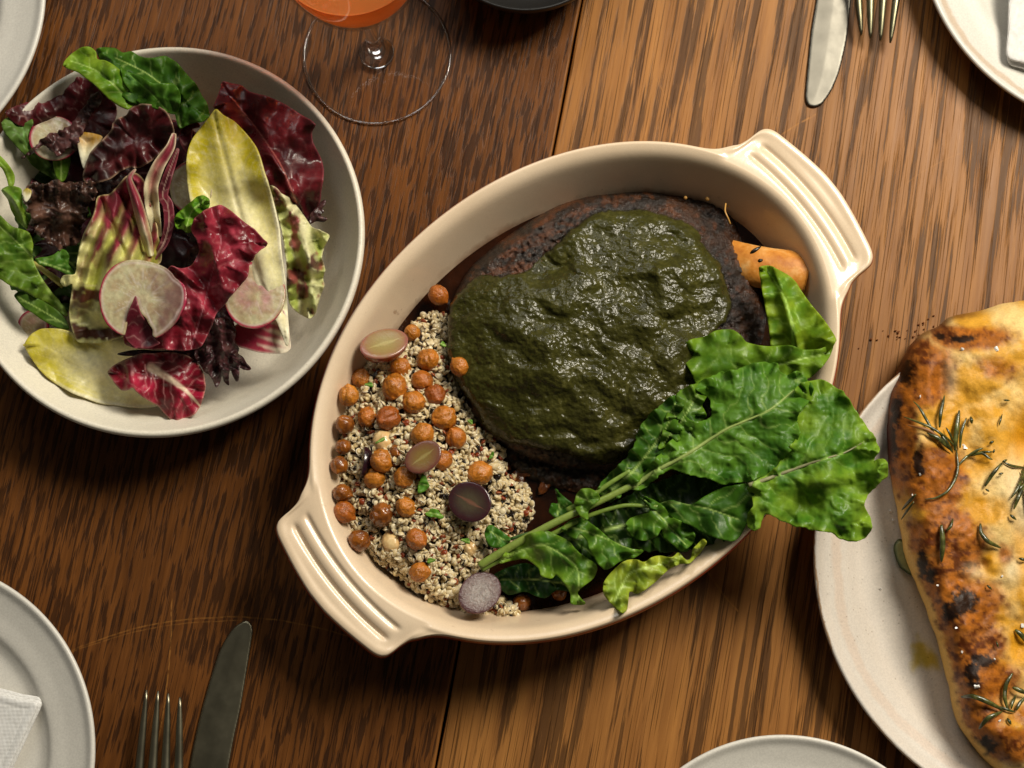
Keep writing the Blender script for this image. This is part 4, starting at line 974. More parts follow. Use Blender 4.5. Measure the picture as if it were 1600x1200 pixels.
def grape(label, cx_, cy_, a_, b_, rot, z, fm, sm_, tilt=(0, 0), thick=.8, nrm=None):
    k = px_size(cx_, cy_, z); root = empty('grape_half', tuple(P(cx_, cy_, z)), label, 'grape half', 'halved red grapes on the quinoa')
    n = 64; th_ = np.linspace(0, 2*PI, n, endpoint=False)
    rows = [(.0, -thick), ] + [(math.sin(t), -thick*math.cos(t)) for t in np.linspace(.12, PI/2, 14)]
    v = [(0, 0, -thick)] + [(r*math.cos(t), r*math.sin(t)*b_/a_, z_) for r, z_ in rows[1:] for t in th_]
    f = [(0, 1+(i+1) % n, 1+i) for i in range(n)] + [(1+j*n+i, 1+j*n+(i+1) % n, 1+(j+1)*n+(i+1) % n, 1+(j+1)*n+i) for j in range(13) for i in range(n)]
    sk = obj('skin', v, f, sm_, root)
    rs_ = [1.0, .975, .92, .75, .5, .25]; zs_ = [0, .035, .05, .045, .03, .02]
    v = [(r*math.cos(t), r*math.sin(t)*b_/a_, z_ ) for r, z_ in zip(rs_, zs_) for t in th_] + [(0, 0, .02)]
    f = [(j*n+i, j*n+(i+1) % n, (j+1)*n+(i+1) % n, (j+1)*n+i) for j in range(5) for i in range(n)] + [(5*n+i, 5*n+(i+1) % n, 6*n) for i in range(n)]
    obj('flesh', v, f, fm, root)
    root.scale = (a_*k,)*3; root.rotation_euler = (Vector((0, 0, 1)).rotation_difference(Vector(nrm)).to_matrix() @ Matrix.Rotation(rot, 3, 'Z')).to_euler(); root.empty_display_size = 1; return root
red_skin = skin_mat('red_grape_skin', '#6a2018', '#9a4634'); dark_skin = skin_mat('dark_grape_skin', '#14060c', '#3a1420')
fl1 = grape_mat((hexc('#9a8450'), hexc('#98744c')), hexc('#9a5c50'), '#b8a46c'); fl2 = grape_mat((hexc('#806434'), hexc('#7a5238')), hexc('#6e3c34'), '#a08c58'); fl3 = grape_mat((hexc('#4a4030'), hexc('#3c2a26')), hexc('#3a1a20'), '#7c5040')
grape('upright red grape half showing pale green flesh against the dish wall', 600, 537, 39, 28, .42, .056, fl1, red_skin, nrm=(.08, .42, .90))
grape('brownish red grape half lying cut side up in the middle of the chickpeas', 661, 714, 31, 24, .62, .0665, fl2, red_skin, nrm=(-.1, .12, 1))
grape('dark purple grape half lying cut side up on the quinoa at the right', 734, 784, 35, 31, -.5, .056, fl3, dark_skin, nrm=(-.12, .02, 1))
fw = grape_mat((hexc('#8a7a74'), hexc('#6c5450')), hexc('#5a3a3c'), '#7a6a64')
for nd in fw.node_tree.nodes:
    if nd.type == 'TEX_NOISE': nd.inputs['Scale'].default_value = 3.0
    if nd.type == 'BUMP': nd.inputs['Strength'].default_value = .9; nd.inputs['Distance'].default_value = .0022
fw.node_tree.nodes['Principled BSDF'].inputs['Roughness'].default_value = .30; fw.node_tree.nodes['Principled BSDF'].inputs['Coat Weight'].default_value = .0
grape('shiny wet grape half at the bottom end beside the leaf stems', 750, 926, 38, 30, .75, .050, fw, skin_mat('plum_grape_skin', '#4a2420', '#7a4438'), nrm=(.27, .23, .93))
grape('nearly black grape half on its side showing only its skin at mid left', 566, 722, 25, 17, 1.5, .050, fl3, dark_skin, nrm=(-.9, .1, .3))

# chopped herbs
def bit(label, cx_, cy_, w_, h_, rot, z, col='#2f6a1c'):
    t = np.linspace(0, 2*PI, 9, endpoint=False); rr = 1 + .25*np.sin(3*t + cx_); c, s = math.cos(rot), math.sin(rot)
    ou = [(cx_ + w_*r*math.cos(q)*c - h_*r*math.sin(q)*s, cy_ + w_*r*math.cos(q)*s + h_*r*math.sin(q)*c) for q, r in zip(t, rr)]
    ou = [ou[i] for i in range(9)]
    leaf('chopped_herb', label, ou, [(cx_ - w_*c, cy_ - w_*s), (cx_ + w_*c, cy_ + w_*s)], z, 'green', 'chopped herbs in the quinoa', step=1.5, crk=.0012, cl_=8, cat='herb', opts=dict(base=col, lite='#648a25', rib=1))
bit('largest torn herb leaf in the quinoa below the middle grape half', 661, 757, 8, 15, .2, .061)
bit('curled herb leaf just left of the dark grape half', 679, 803, 14, 7, .25, .057)
bit('tiny bright green herb scrap near the lowest chickpea', 673, 876, 7, 4, -.2, .053, '#3f7a1c')
bit('herb scrap beside the sauce under the upper quinoa clump', 692, 538, 5, 4, .4, .050)
bit('thin herb blade lying on the pale chickpea', 595, 688, 9, 2.6, -.5, .064)
bit('herb scrap above the split chickpea at the left edge', 577, 601, 7, 3.5, .1, .055)
bit('herb scrap beside the small pale chickpea', 728, 845, 7, 4, .3, .052)
bit('herb fleck right of the large golden chickpeas near the sauce', 735, 659, 5, 3.6, .7, .053)
bit('thin herb blade right above the chickpea with the nub', 768, 712, 2.6, 7, .5, .048)

# ================================================================ ARUGULA BUNCH
G = 'rocket leaves laid across the dish'
SS = dict(group=G)
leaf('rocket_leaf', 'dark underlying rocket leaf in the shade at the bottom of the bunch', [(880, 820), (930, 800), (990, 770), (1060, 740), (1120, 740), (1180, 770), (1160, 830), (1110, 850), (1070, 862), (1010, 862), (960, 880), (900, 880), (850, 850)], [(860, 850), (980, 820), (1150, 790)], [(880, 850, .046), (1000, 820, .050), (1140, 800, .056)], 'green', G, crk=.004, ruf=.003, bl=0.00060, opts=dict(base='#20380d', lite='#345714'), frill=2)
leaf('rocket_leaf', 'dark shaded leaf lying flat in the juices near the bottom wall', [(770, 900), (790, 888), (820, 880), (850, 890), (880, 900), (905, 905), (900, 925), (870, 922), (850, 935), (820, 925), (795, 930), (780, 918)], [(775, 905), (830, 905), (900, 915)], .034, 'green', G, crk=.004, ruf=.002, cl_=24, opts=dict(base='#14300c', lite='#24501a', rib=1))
leaf('rocket_leaf', 'upright pale green leaf tip in front of the bone', [(1186, 419), (1196, 415), (1208, 417), (1232, 430), (1244, 441), (1252, 454), (1268, 476), (1288, 500), (1304, 524), (1306, 533), (1298, 546), (1270, 570), (1236, 568), (1206, 560), (1204, 540), (1202, 516), (1197, 488), (1190, 448)], [(1240, 565), (1238, 520), (1228, 470), (1198, 420)],
     [(1190, 420, .074), (1230, 440, .066), (1300, 530, .078), (1250, 500, .070), (1205, 540, .060), (1250, 560, .058)], 'green', G, ruf=.0016, bl=0.00096, vs=26, crk=.003, opts=dict(base='#507614', lite='#91a127', vein='#a8c860', rib=2.2), fold=lambda x, y, s, t, D, L: .006*np.exp(-((x-(1215+(y-430)*.28))/9)**2))
leaf('rocket_leaf', 'broad round leaf spreading left and right at the top of the bunch', [(1064, 548), (1068, 538), (1080, 530), (1100, 526), (1120, 516), (1144, 515), (1158, 524), (1166, 534), (1184, 539), (1204, 541), (1232, 539), (1256, 546), (1280, 545), (1302, 538), (1296, 558), (1282, 576), (1266, 590), (1240, 600), (1200, 600), (1150, 606), (1100, 600), (1086, 598), (1080, 582), (1070, 566)], [(1170, 600), (1200, 575), (1290, 552)],
     [(1066, 545, .066), (1120, 520, .072), (1150, 560, .064), (1200, 545, .070), (1290, 545, .074), (1200, 590, .062)], 'green', G, ruf=.0032, rl=46, rw=16, bl=0.00078, crk=.004, vs=28, opts=dict(base='#396214', lite='#749123', rib=1.6))
leaf('rocket_leaf', 'small curled leaf edge where the bunch meets the green sauce', [(1040, 655), (1050, 630), (1062, 612), (1080, 600), (1104, 600), (1108, 612), (1098, 632), (1104, 650), (1084, 668), (1060, 690), (1030, 700)], [(1040, 690), (1070, 650), (1090, 615)], [(1040, 680, .068), (1080, 640, .073), (1095, 605, .070)], 'green', G, ruf=.003, rl=30, bl=0.00060, crk=.003, opts=dict(base='#2e5212', lite='#648522', rib=1.5), frill=1.5)
L_FOLD = leaf('rocket_leaf', 'large deep green lobed leaf folded along the left of the bunch', [(933, 768), (945, 748), (958, 735), (980, 712), (992, 690), (1000, 668), (1010, 654), (1022, 640), (1038, 627), (1052, 618), (1068, 622), (1066, 640), (1058, 660), (1066, 676), (1044, 700), (1040, 720), (1012, 742), (985, 760), (955, 785)], [(940, 778), (990, 735), (1040, 670), (1055, 630)], [(940, 770, .056), (990, 720, .067), (1050, 640, .071)], 'green', G, ruf=.0045, rl=38, rw=14, bl=0.00072, crk=.004, frill=1.6, opts=dict(base='#294d11', lite='#50761c', rib=2))
A4 = [(1250, 600), (1280, 594), (1300, 600), (1316, 612), (1334, 634), (1346, 652), (1360, 672), (1370, 690), (1373, 704), (1364, 722), (1372, 717), (1384, 718), (1389, 730), (1386, 744), (1370, 760), (1356, 774), (1352, 790), (1360, 812), (1361, 830), (1350, 843), (1332, 846), (1312, 840), (1298, 833), (1268, 828), (1240, 820), (1214, 810), (1198, 804), (1190, 812), (1188, 824), (1178, 829), (1168, 822), (1167, 806), (1176, 792), (1174, 775), (1170, 760), (1190, 745), (1212, 730), (1230, 705), (1244, 680), (1244, 650), (1240, 620)]
leaf('rocket_leaf', 'big bright puckered leaf overhanging the dish rim towards the bread plate', A4, [(1170, 758), (1205, 746), (1235, 735), (1275, 721), (1320, 707), (1350, 690)],
     [(1180, 760, .078), (1230, 735, .080), (1300, 715, .086), (1360, 690, .080), (1385, 735, .083), (1340, 740, .070), (1340, 830, .074), (1300, 800, .078), (1260, 790, .070), (1200, 800, .076), (1290, 630, .078)], 'green', G, step=2.0, ruf=.0030, rl=44, rw=14, bl=0.00204, crk=.0045, vs=30, frill=1.4, fl=12, tubew=3.4, tubecol=hexc('#9c9a74'), opts=dict(base='#3d6816', lite='#85a12c', vein='#9fc060', rib=3, veink=.7),
     fold=lambda x, y, s, t, D, L: .007*np.exp(-((y-(742+.0*(x-1300)) + (x-1330)*.22)/14)**2)*sm(1230, 1290, x))
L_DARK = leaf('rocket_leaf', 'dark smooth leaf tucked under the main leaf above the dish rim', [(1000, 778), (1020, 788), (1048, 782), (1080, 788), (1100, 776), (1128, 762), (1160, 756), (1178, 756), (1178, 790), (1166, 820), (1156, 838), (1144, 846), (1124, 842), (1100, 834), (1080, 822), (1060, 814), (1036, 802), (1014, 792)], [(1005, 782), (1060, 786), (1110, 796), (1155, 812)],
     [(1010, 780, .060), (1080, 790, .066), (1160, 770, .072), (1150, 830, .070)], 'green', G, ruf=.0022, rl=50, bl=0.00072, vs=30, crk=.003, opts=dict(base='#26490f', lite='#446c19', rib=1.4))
leaf('rocket_leaf', 'lobed leaf below the stems curling near the bottom wall', [(977, 822), (984, 810), (1000, 804), (1014, 800), (1012, 786), (1002, 776), (1020, 780), (1038, 792), (1048, 806), (1068, 816), (1086, 834), (1082, 850), (1064, 862), (1050, 850), (1036, 840), (1034, 826), (1026, 838), (1008, 845), (988, 840)], [(1000, 780), (1030, 805), (1070, 850)], [(980, 825, .056), (1040, 810, .062), (1070, 850, .060)], 'green', G, ruf=.0034, rl=34, rw=12, bl=0.00060, crk=.003, opts=dict(base='#295111', lite='#5e8522', rib=1.5))
L_MAIN = leaf('rocket_leaf', 'main large rocket leaf with a long pale rib in the middle of the bunch', [(985, 762), (993, 748), (1003, 740), (1020, 722), (1036, 704), (1044, 690), (1062, 676), (1056, 662), (1066, 648), (1078, 656), (1090, 660), (1104, 656), (1112, 646), (1108, 626), (1096, 614), (1084, 604), (1100, 592), (1124, 582), (1146, 578), (1164, 572), (1180, 566), (1198, 566), (1214, 567), (1218, 580), (1232, 585), (1246, 580), (1260, 592), (1272, 606), (1262, 630), (1246, 650), (1250, 672), (1243, 698), (1224, 716), (1220, 738), (1208, 744), (1190, 746), (1176, 752), (1156, 754), (1134, 757), (1112, 750), (1086, 744), (1064, 738), (1044, 734), (1020, 752), (1000, 766)],
     [(988, 762), (1023, 737), (1073, 710), (1110, 686), (1140, 668), (1200, 642), (1240, 610)],
     [(990, 760, .062), (1073, 708, .074), (1140, 666, .080), (1200, 642, .084), (1090, 620, .070), (1180, 572, .074), (1240, 600, .078), (1130, 754, .074), (1220, 720, .078), (1180, 690, .076), (1060, 650, .072), (1250, 660, .080)], 'green', G, step=1.9, ruf=.0030, rl=40, rw=13, bl=0.00180, crk=.004, vs=34, frill=1.3, tubew=3.8, tubecol=hexc('#a8ba6c'), opts=dict(base='#325c16', lite='#648c28', rib=3.6))
leaf('rocket_leaf', 'light yellow-green curled leaf touching the bottom rim of the dish', [(943, 912), (948, 902), (957, 892), (968, 882), (980, 875), (994, 874), (1007, 878), (1020, 870), (1032, 868), (1050, 871), (1060, 863), (1072, 875), (1079, 872), (1083, 858), (1098, 842), (1104, 848), (1096, 862), (1080, 878), (1062, 882), (1048, 888), (1038, 896), (1026, 908), (1010, 920), (996, 928), (984, 924), (982, 938), (980, 952), (974, 958), (962, 951), (950, 938), (943, 928)], [(960, 940), (985, 895), (1030, 882), (1090, 860)],
     [(945, 915, .062), (1000, 880, .066), (975, 955, .063), (1000, 915, .058), (1090, 855, .064)], 'green', G, ruf=.0032, rl=30, rw=9, bl=0.00084, vs=16, crk=.003, opts=dict(base='#5e801b', lite='#a7aa36', vein='#bcd27a', rib=1.6))
leaf('rocket_leaf', 'leaf lobe in the middle of the stems pointing to the bottom wall', [(877, 828), (884, 818), (894, 811), (910, 809), (927, 820), (942, 832), (953, 842), (972, 852), (990, 858), (1006, 861), (990, 872), (968, 878), (954, 888), (944, 890), (934, 880), (922, 862), (917, 846), (906, 834), (900, 842), (888, 838)], [(885, 822), (930, 835), (995, 862)], [(880, 828, .056), (940, 850, .060), (1000, 862, .058)], 'green', G, ruf=.0028, rl=32, rw=11, crk=.003, bl=0.00060, opts=dict(base='#2d5512', lite='#5b8120', rib=1.4))
leaf('rocket_leaf', 'leaf at the lower left of the bunch with a drooping pointed lobe', [(778, 880), (790, 862), (803, 850), (826, 834), (853, 829), (873, 837), (890, 846), (903, 862), (927, 878), (933, 888), (927, 904), (907, 920), (903, 928), (914, 944), (893, 944), (891, 928), (882, 912), (869, 898), (862, 904), (846, 900), (841, 888), (822, 874), (800, 876)], [(770, 885), (810, 862), (850, 852), (900, 885), (905, 935)],
     [(780, 878, .054), (850, 840, .060), (925, 890, .056), (905, 940, .050), (850, 890, .050)], 'green', G, ruf=.0026, rl=36, rw=12, crk=.003, bl=0.00060, vs=22, opts=dict(base='#396116', lite='#749125', rib=1.8, vein='#a8c46a'))
L_TINY = leaf('rocket_leaf', 'tiny leaf lobe between the quinoa and the stems', [(757, 834), (760, 824), (768, 820), (784, 830), (798, 842), (790, 852), (776, 856), (763, 852)], [(765, 830), (795, 848)], .050, 'green', G, crk=.003, cl_=20, ruf=.001, opts=dict(base='#295111', lite='#43741b', rib=.8))
leaf('rocket_leaf', 'small upright lobe standing on the upper stem', [(897, 788), (900, 774), (908, 764), (922, 763), (934, 770), (938, 780), (926, 790), (919, 800), (919, 811), (908, 808), (900, 798)], [(925, 785), (900, 775)], [(900, 785, .062), (930, 775, .068), (918, 808, .066)], 'green', G, crk=.003, cl_=24, ruf=.0015, opts=dict(base='#396217', lite='#6a8925', rib=.8))
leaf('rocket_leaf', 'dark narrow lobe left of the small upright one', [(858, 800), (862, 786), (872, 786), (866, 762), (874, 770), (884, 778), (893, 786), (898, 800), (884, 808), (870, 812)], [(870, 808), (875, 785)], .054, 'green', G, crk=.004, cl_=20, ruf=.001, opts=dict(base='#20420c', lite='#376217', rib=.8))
stm = leaf_mat('rocket_stem', .35, .2, .1)
def stem(owner, pp, zs, w0, w1, col):
    d = dense(np.c_[np.array(pp, float), np.array(zs)*1e3], 5, False); p = P(d[:, 0], d[:, 1], d[:, 2]/1e3); k = px_size(pp[0][0], pp[0][1], zs[0])
    v, f = tube(p, np.linspace(w0, w1, len(p))*k, 12, .85); c = np.tile(hexc(col), (len(v), 1)); obj('stem', v - np.array(owner.location), f, stm, owner, col=c)
stem(L_MAIN, [(749, 884), (800, 853), (860, 820), (905, 798), (950, 777), (1000, 752)], [.050, .054, .058, .060, .062, .064], 6.5, 5.0, '#8ba04a')
stem(L_DARK, [(752, 890), (806, 862), (868, 832), (920, 806), (975, 790), (1030, 792)], [.048, .051, .055, .057, .059, .060], 4.6, 3.0, '#7c963e')
stem(L_FOLD, [(886, 797), (915, 782), (950, 757), (985, 735)], [.058, .061, .064, .066], 4.5, 3.2, '#85a046')
stem(L_TINY, [(798, 842), (830, 832), (858, 826)], [.047, .048, .048], 2.6, 2.2, '#3c5f24')
# ================================================================ SALAD
SG = 'leaves in the salad bowl'
def SL(name, label, out, rib, z, kind, **k):
    k.setdefault('group', SG); return leaf(name, label, out, rib, z, kind, **k)
# deep fill, so no bowl shows through the pile
SL('radicchio_leaf', 'dark radicchio leaf buried in the middle of the salad', [(60, 250), (120, 190), (200, 180), (280, 190), (340, 240), (390, 330), (400, 430), (350, 520), (250, 540), (150, 520), (80, 460), (40, 350)], [(200, 530), (220, 200)], .022, 'red', crk=.008, ruf=.004, opts=dict(base='#2a0a12', lite='#48101c', rib=0))
SL('lettuce_leaf', 'dark green leaf low at the left side of the salad', [(-20, 230), (30, 235), (90, 260), (130, 300), (150, 380), (120, 450), (100, 490), (40, 470), (-20, 440)], [(-10, 300), (120, 420)], .024, 'green', crk=.006, ruf=.003, opts=dict(base='#1e350c', lite='#345316'))
def radish(label, out, cen, r, z, tilt=(0, 0), tint=0.0, step=1.8, plum=0.0, ribc=None):
    ou = dense(out, 2); pts, q, D, S = gridmesh(ou, step); x, y = pts.T
    rad = np.hypot(x-cen[0], y-cen[1]); an = np.arctan2(y-cen[1], x-cen[0])
    zz = z + tilt[0]*(x-cen[0]) + tilt[1]*(y-cen[1]) + .0012*np.sin(an*2+1)*(rad/r)**2 + .0004*fbm(x/12, y/12, 0, 4)
    flesh = mixc(hexc('#d8d2a8'), hexc('#c4b088'), np.clip(.5+1.2*fbm(x/9, y/9, 0, 7, 3), 0, 1))
    ray = np.exp(-(np.abs(vn(an*9, rad/40, 0, 11))/.16)**2)*sm(.12, .3, rad/r)*sm(.85, .5, rad/r)
    flesh = mixc(flesh, hexc('#efe9dc'), .55*ray); flesh = mixc(flesh, hexc('#c98a90'), tint*np.clip(.5+fbm(x/16, y/16, 0, 17, 3), 0, 1)*sm(.95, .3, rad/r))
    flesh = mixc(flesh, hexc('#75424e'), 1.6*plum*sm(-.1, .8, (x-cen[0])/r + .3*fbm(x/14, y/14, 0, 9, 2)))
    c = mixc(flesh, hexc('#b8234e'), .95*sm(3.6, 1.6, np.abs(rad - r))*sm(6, 3, D)*1.0)
    c = mixc(c, hexc('#f0dcd6'), .5*np.exp(-((D-5)/1.6)**2))
    v = P(x, y, zz); o0 = v.mean(0); o = obj('radish_slice', v-o0, q, M_RAD, col=c); o.location = o0
    md = o.modifiers.new('Solidify', 'SOLIDIFY'); md.thickness = .0011; md.offset = -1
    tag(o, label, 'radish slice', 'thin radish slices in the salad'); return o
M_RAD = leaf_mat('radish', .22, .25, .3, .5, .15, (1, .95, .9))
def circ(cx, cy, rx, ry=None, n=26, rot=0):
    ry = ry or rx; t = np.linspace(0, 2*PI, n, endpoint=False)
    return [(cx+rx*math.cos(a)*math.cos(rot)-ry*math.sin(a)*math.sin(rot), cy+rx*math.cos(a)*math.sin(rot)+ry*math.sin(a)*math.cos(rot)) for a in t]
SL('radicchio_leaf', 'very dark red radicchio leaf at the upper left rim of the bowl', [(10, 176), (27, 164), (50, 157), (65, 161), (87, 152), (105, 137), (122, 120), (142, 126), (158, 142), (178, 160), (182, 180), (165, 215), (120, 230), (80, 225), (40, 200), (20, 190)], [(15, 178), (80, 175), (150, 150)], [(12, 176, .056), (122, 122, .050), (170, 170, .036), (80, 215, .034), (60, 170, .048)], 'red', crk=.004, cl_=60, ruf=.001, frill=1.5, opts=dict(base='#3c0d10', lite='#702028', rib=0, edgek=.4))
SL('lettuce_leaf', 'flat mid green leaf at the left edge of the bowl under the half hidden radish', [(2, 194), (6, 187), (15, 182), (28, 178), (42, 177), (52, 190), (46, 205), (44, 218), (58, 238), (76, 252), (90, 280), (70, 272), (50, 258), (40, 244), (28, 232), (15, 217), (6, 206)], [(88, 278), (60, 245), (40, 222), (34, 190)], [(5, 190, .056), (45, 185, .048), (85, 275, .028)], 'green', crk=.0015, bl=.0005, ruf=.001, opts=dict(base='#4a6628', lite='#617c36', vein='#7ba85c', rib=2))
radish('half hidden radish slice with a magenta skin at the upper left of the salad', circ(84, 216, 39, 35), (84, 216), 37, .046, (0, 0), .3, plum=.3)
SL('mizuna_leaf', 'ragged purple leaf draped over the upper left radish slice', [(34, 248), (50, 232), (60, 224), (72, 212), (90, 206), (106, 198), (114, 190), (124, 176), (134, 160), (144, 146), (152, 143), (160, 152), (158, 165), (148, 168), (142, 180), (136, 196), (124, 214), (118, 236), (108, 228), (100, 240), (90, 243), (80, 234), (66, 228), (52, 238)], [(45, 240), (90, 218), (125, 190), (150, 150)], [(40, 245, .050), (90, 220, .052), (150, 150, .054)], 'purple', crk=.004, cl_=18, ruf=.0015, frill=2.2, fl=5, vs=10, opts=dict(base='#2e1614', lite='#5c3634'))
SL('lettuce_leaf', 'small upright green leaf left of the yellow strip', [(82, 246), (90, 240), (104, 236), (110, 248), (108, 262), (102, 280), (94, 284), (86, 272)], [(96, 282), (95, 240)], .038, 'green', crk=.002, opts=dict(base='#3d6614', lite='#6b8d23', rib=1))
SL('endive_leaf', 'small folded deep yellow strip at the upper left of the salad', [(119, 202), (130, 206), (145, 208), (160, 213), (156, 222), (146, 236), (138, 252), (131, 264), (126, 250), (122, 232), (118, 216)], [(131, 262), (130, 205)], .052, 'endive', crk=.001, mat=M_PALE, opts=dict(yel='#c08c10'), fold=lambda x, y, s, t, D, L: -.006*sm(2, 14, x-(119+(y-205)*.15))*sm(230, 214, y)*0 - .004*sm(5, 20, D))
# big dark radicchio, arched
SL('radicchio_leaf', 'big dark maroon arched radicchio leaf at the upper middle of the salad', [(129, 276), (132, 262), (140, 240), (152, 226), (164, 214), (174, 202), (176, 192), (186, 184), (197, 180), (203, 170), (211, 164), (222, 162), (236, 163), (248, 166), (258, 173), (266, 184), (271, 198), (272, 210), (262, 224), (250, 240), (236, 252), (218, 262), (202, 262), (188, 268), (172, 280), (150, 286), (134, 286)], [(140, 275), (190, 240), (240, 205), (265, 180)],
   [(130, 276, .052), (160, 250, .060), (220, 163, .074), (270, 195, .076), (215, 215, .060), (200, 262, .052), (250, 240, .056), (180, 200, .066)], 'red', crk=.005, ruf=.002, step=2, bl=.0006, opts=dict(base='#2e0d0e', lite='#581c20', rib=0, edge='#c8a88c', edgek=1.6, veink=.15))
SL('mizuna_leaf', 'large crinkled brownish purple leaf at the left of the salad', [(36, 306), (42, 292), (56, 286), (77, 285), (92, 282), (107, 284), (124, 284), (145, 283), (151, 296), (146, 312), (139, 326), (133, 347), (126, 366), (120, 380), (108, 386), (96, 392), (84, 386), (76, 380), (68, 372), (58, 366), (52, 354), (44, 350), (46, 338), (40, 326)], [(150, 290), (110, 330), (70, 360)],
   [(40, 305, .048), (80, 290, .058), (145, 285, .060), (120, 375, .034), (70, 370, .040), (60, 330, .050)], 'purple', crk=.007, cl_=26, ruf=.0032, rl=20, frill=3, fl=6, bl=.0022, vs=11, opts=dict(base='#2c1814', lite='#6a4a3c', vein='#7a5a4a'))
for i, (a, b) in enumerate((((46, 308), (34, 20)), )): pass
SL('endive_leaf', 'tiny yellow leaf scrap among the purple leaf at the far left', [(36, 298), (42, 294), (49, 298), (47, 308), (40, 316), (36, 308)], [(38, 314), (44, 296)], .060, 'endive', opts=dict(yel='#b8a21c'))
SL('lettuce_leaf', 'curled green leaf strip cut by the left picture edge', [(-12, 236), (0, 243), (10, 253), (18, 264), (23, 276), (21, 290), (14, 292), (10, 278), (2, 262), (-12, 256)], [(-10, 246), (8, 262), (18, 288)], [(0, 250, .058), (18, 288, .050)], 'green', crk=.002, opts=dict(base='#5e851e', lite='#8fa634', rib=1))
SL('lettuce_leaf', 'narrow folded bright green leaf pointing down at the far left', [(2, 297), (15, 290), (32, 294), (34, 306), (34, 318), (40, 332), (45, 346), (42, 358), (34, 352), (24, 340), (17, 328), (12, 312)], [(6, 296), (24, 315), (42, 355)], [(5, 296, .050), (30, 300, .058), (42, 355, .044)], 'green', crk=.002, opts=dict(base='#50791b', lite='#829d2f', rib=1.2), fold=lambda x, y, s, t, D, L: .003*np.exp(-(t/4)**2))
SL('lettuce_leaf', 'large green leaf at the left edge with its stem toward the lower middle', [(-15, 330), (0, 336), (10, 346), (20, 354), (34, 358), (46, 364), (52, 382), (50, 396), (54, 412), (64, 432), (82, 458), (100, 480), (106, 494), (92, 488), (74, 474), (56, 466), (36, 454), (16, 446), (0, 436), (-15, 430)], [(104, 490), (70, 445), (48, 400), (20, 372), (-5, 350)],
   [(-10, 380, .058), (20, 360, .062), (50, 390, .056), (30, 430, .052), (100, 488, .032)], 'green', crk=.004, ruf=.002, bl=.0014, vs=24, opts=dict(base='#416417', lite='#7b9331', rib=2.4))
SL('lettuce_leaf', 'slim dark green leaf lying below the large left one', [(22, 462), (32, 455), (46, 460), (63, 468), (78, 477), (92, 487), (102, 498), (108, 514), (96, 514), (82, 509), (66, 500), (52, 490), (36, 480)], [(104, 508), (60, 482), (28, 464)], [(25, 462, .048), (104, 508, .034)], 'green', crk=.0015, opts=dict(base='#314d14', lite='#507020', rib=1))
SL('lettuce_leaf', 'small jagged green leaf between the left leaves and the striped radicchio', [(54, 405), (64, 402), (74, 401), (85, 397), (95, 389), (104, 392), (108, 402), (107, 412), (114, 422), (118, 430), (106, 430), (98, 426), (90, 422), (76, 416), (62, 414)], [(60, 408), (110, 425)], .046, 'green', crk=.003, cl_=20, ruf=.001, opts=dict(base='#2f5712', lite='#507820', rib=.8))
v, f = tube(P(np.linspace(52, 100, 10), np.linspace(410, 446, 10), np.linspace(.038, .034, 10)), np.linspace(3.2, 6, 10)*.00037, 10, .8)
o_ = v.mean(0); o = obj('leaf_stalk', v-o_, f, M_PALE, col=np.tile(hexc('#b8ad58'), (len(v), 1))); o.location = o_; tag(o, 'yellowish leaf stalk lying under the small jagged green leaf', 'stalk')
radish('faint radish slice sunk under the leaves at the lower left', circ(52, 508, 24), (52, 508), 23, .026, (0, 0), .5, plum=.5)
# top green
SL('lettuce_leaf', 'big glossy green leaf at the top rim of the bowl', [(150, 80), (160, 74), (180, 75), (192, 82), (205, 80), (217, 87), (228, 90), (240, 90), (257, 87), (268, 92), (277, 98), (287, 110), (297, 121), (308, 134), (316, 150), (323, 160), (326, 172), (327, 182), (318, 190), (306, 192), (292, 196), (281, 201), (276, 190), (272, 176), (257, 170), (235, 168), (215, 164), (190, 150), (170, 120)], [(282, 196), (270, 150), (230, 115), (180, 90)],
   [(160, 78, .066), (240, 92, .066), (310, 140, .068), (325, 180, .064), (230, 140, .072), (285, 195, .060), (270, 140, .074)], 'green', step=2, crk=.006, cl_=30, ruf=.003, rl=42, bl=.0008, vs=34, opts=dict(base='#284d11', lite='#4a711b', rib=1.2), fold=lambda x, y, s, t, D, L: .003*np.exp(-((x-283-(y-140)*.1)/6)**2))
SL('lettuce_leaf', 'lighter green leaf folded forward over the left part of the top leaf', [(99, 103), (101, 95), (112, 84), (127, 74), (140, 73), (149, 80), (152, 92), (164, 94), (174, 99), (184, 106), (190, 112), (197, 124), (206, 138), (214, 150), (216, 160), (207, 166), (199, 171), (186, 166), (172, 156), (160, 145), (147, 132), (132, 121), (120, 112), (108, 108)], [(206, 160), (180, 135), (150, 110), (110, 95)],
   [(100, 100, .070), (140, 76, .068), (210, 160, .066), (180, 105, .074), (150, 120, .076)], 'green', step=2, crk=.004, cl_=30, ruf=.0018, rl=50, bl=.0006, vs=26, opts=dict(base='#4a7617', lite='#829927', rib=1.4))
SL('lettuce_leaf', 'round front lobe of green leaf with a pale rim above the maroon leaf', [(187, 101), (196, 111), (206, 114), (216, 117), (228, 124), (240, 130), (254, 130), (268, 130), (278, 137), (282, 150), (281, 162), (276, 176), (268, 178), (250, 172), (232, 166), (214, 158), (202, 142), (192, 124)], [(262, 176), (240, 150), (200, 115)], [(190, 103, .074), (240, 130, .080), (278, 140, .078), (215, 158, .070), (265, 176, .070)], 'green', step=2, crk=.003, cl_=30, bl=.0008, vs=22, ruf=.001, opts=dict(base='#2f5616', lite='#507a1c', rib=1, vein='#7aa84a'))
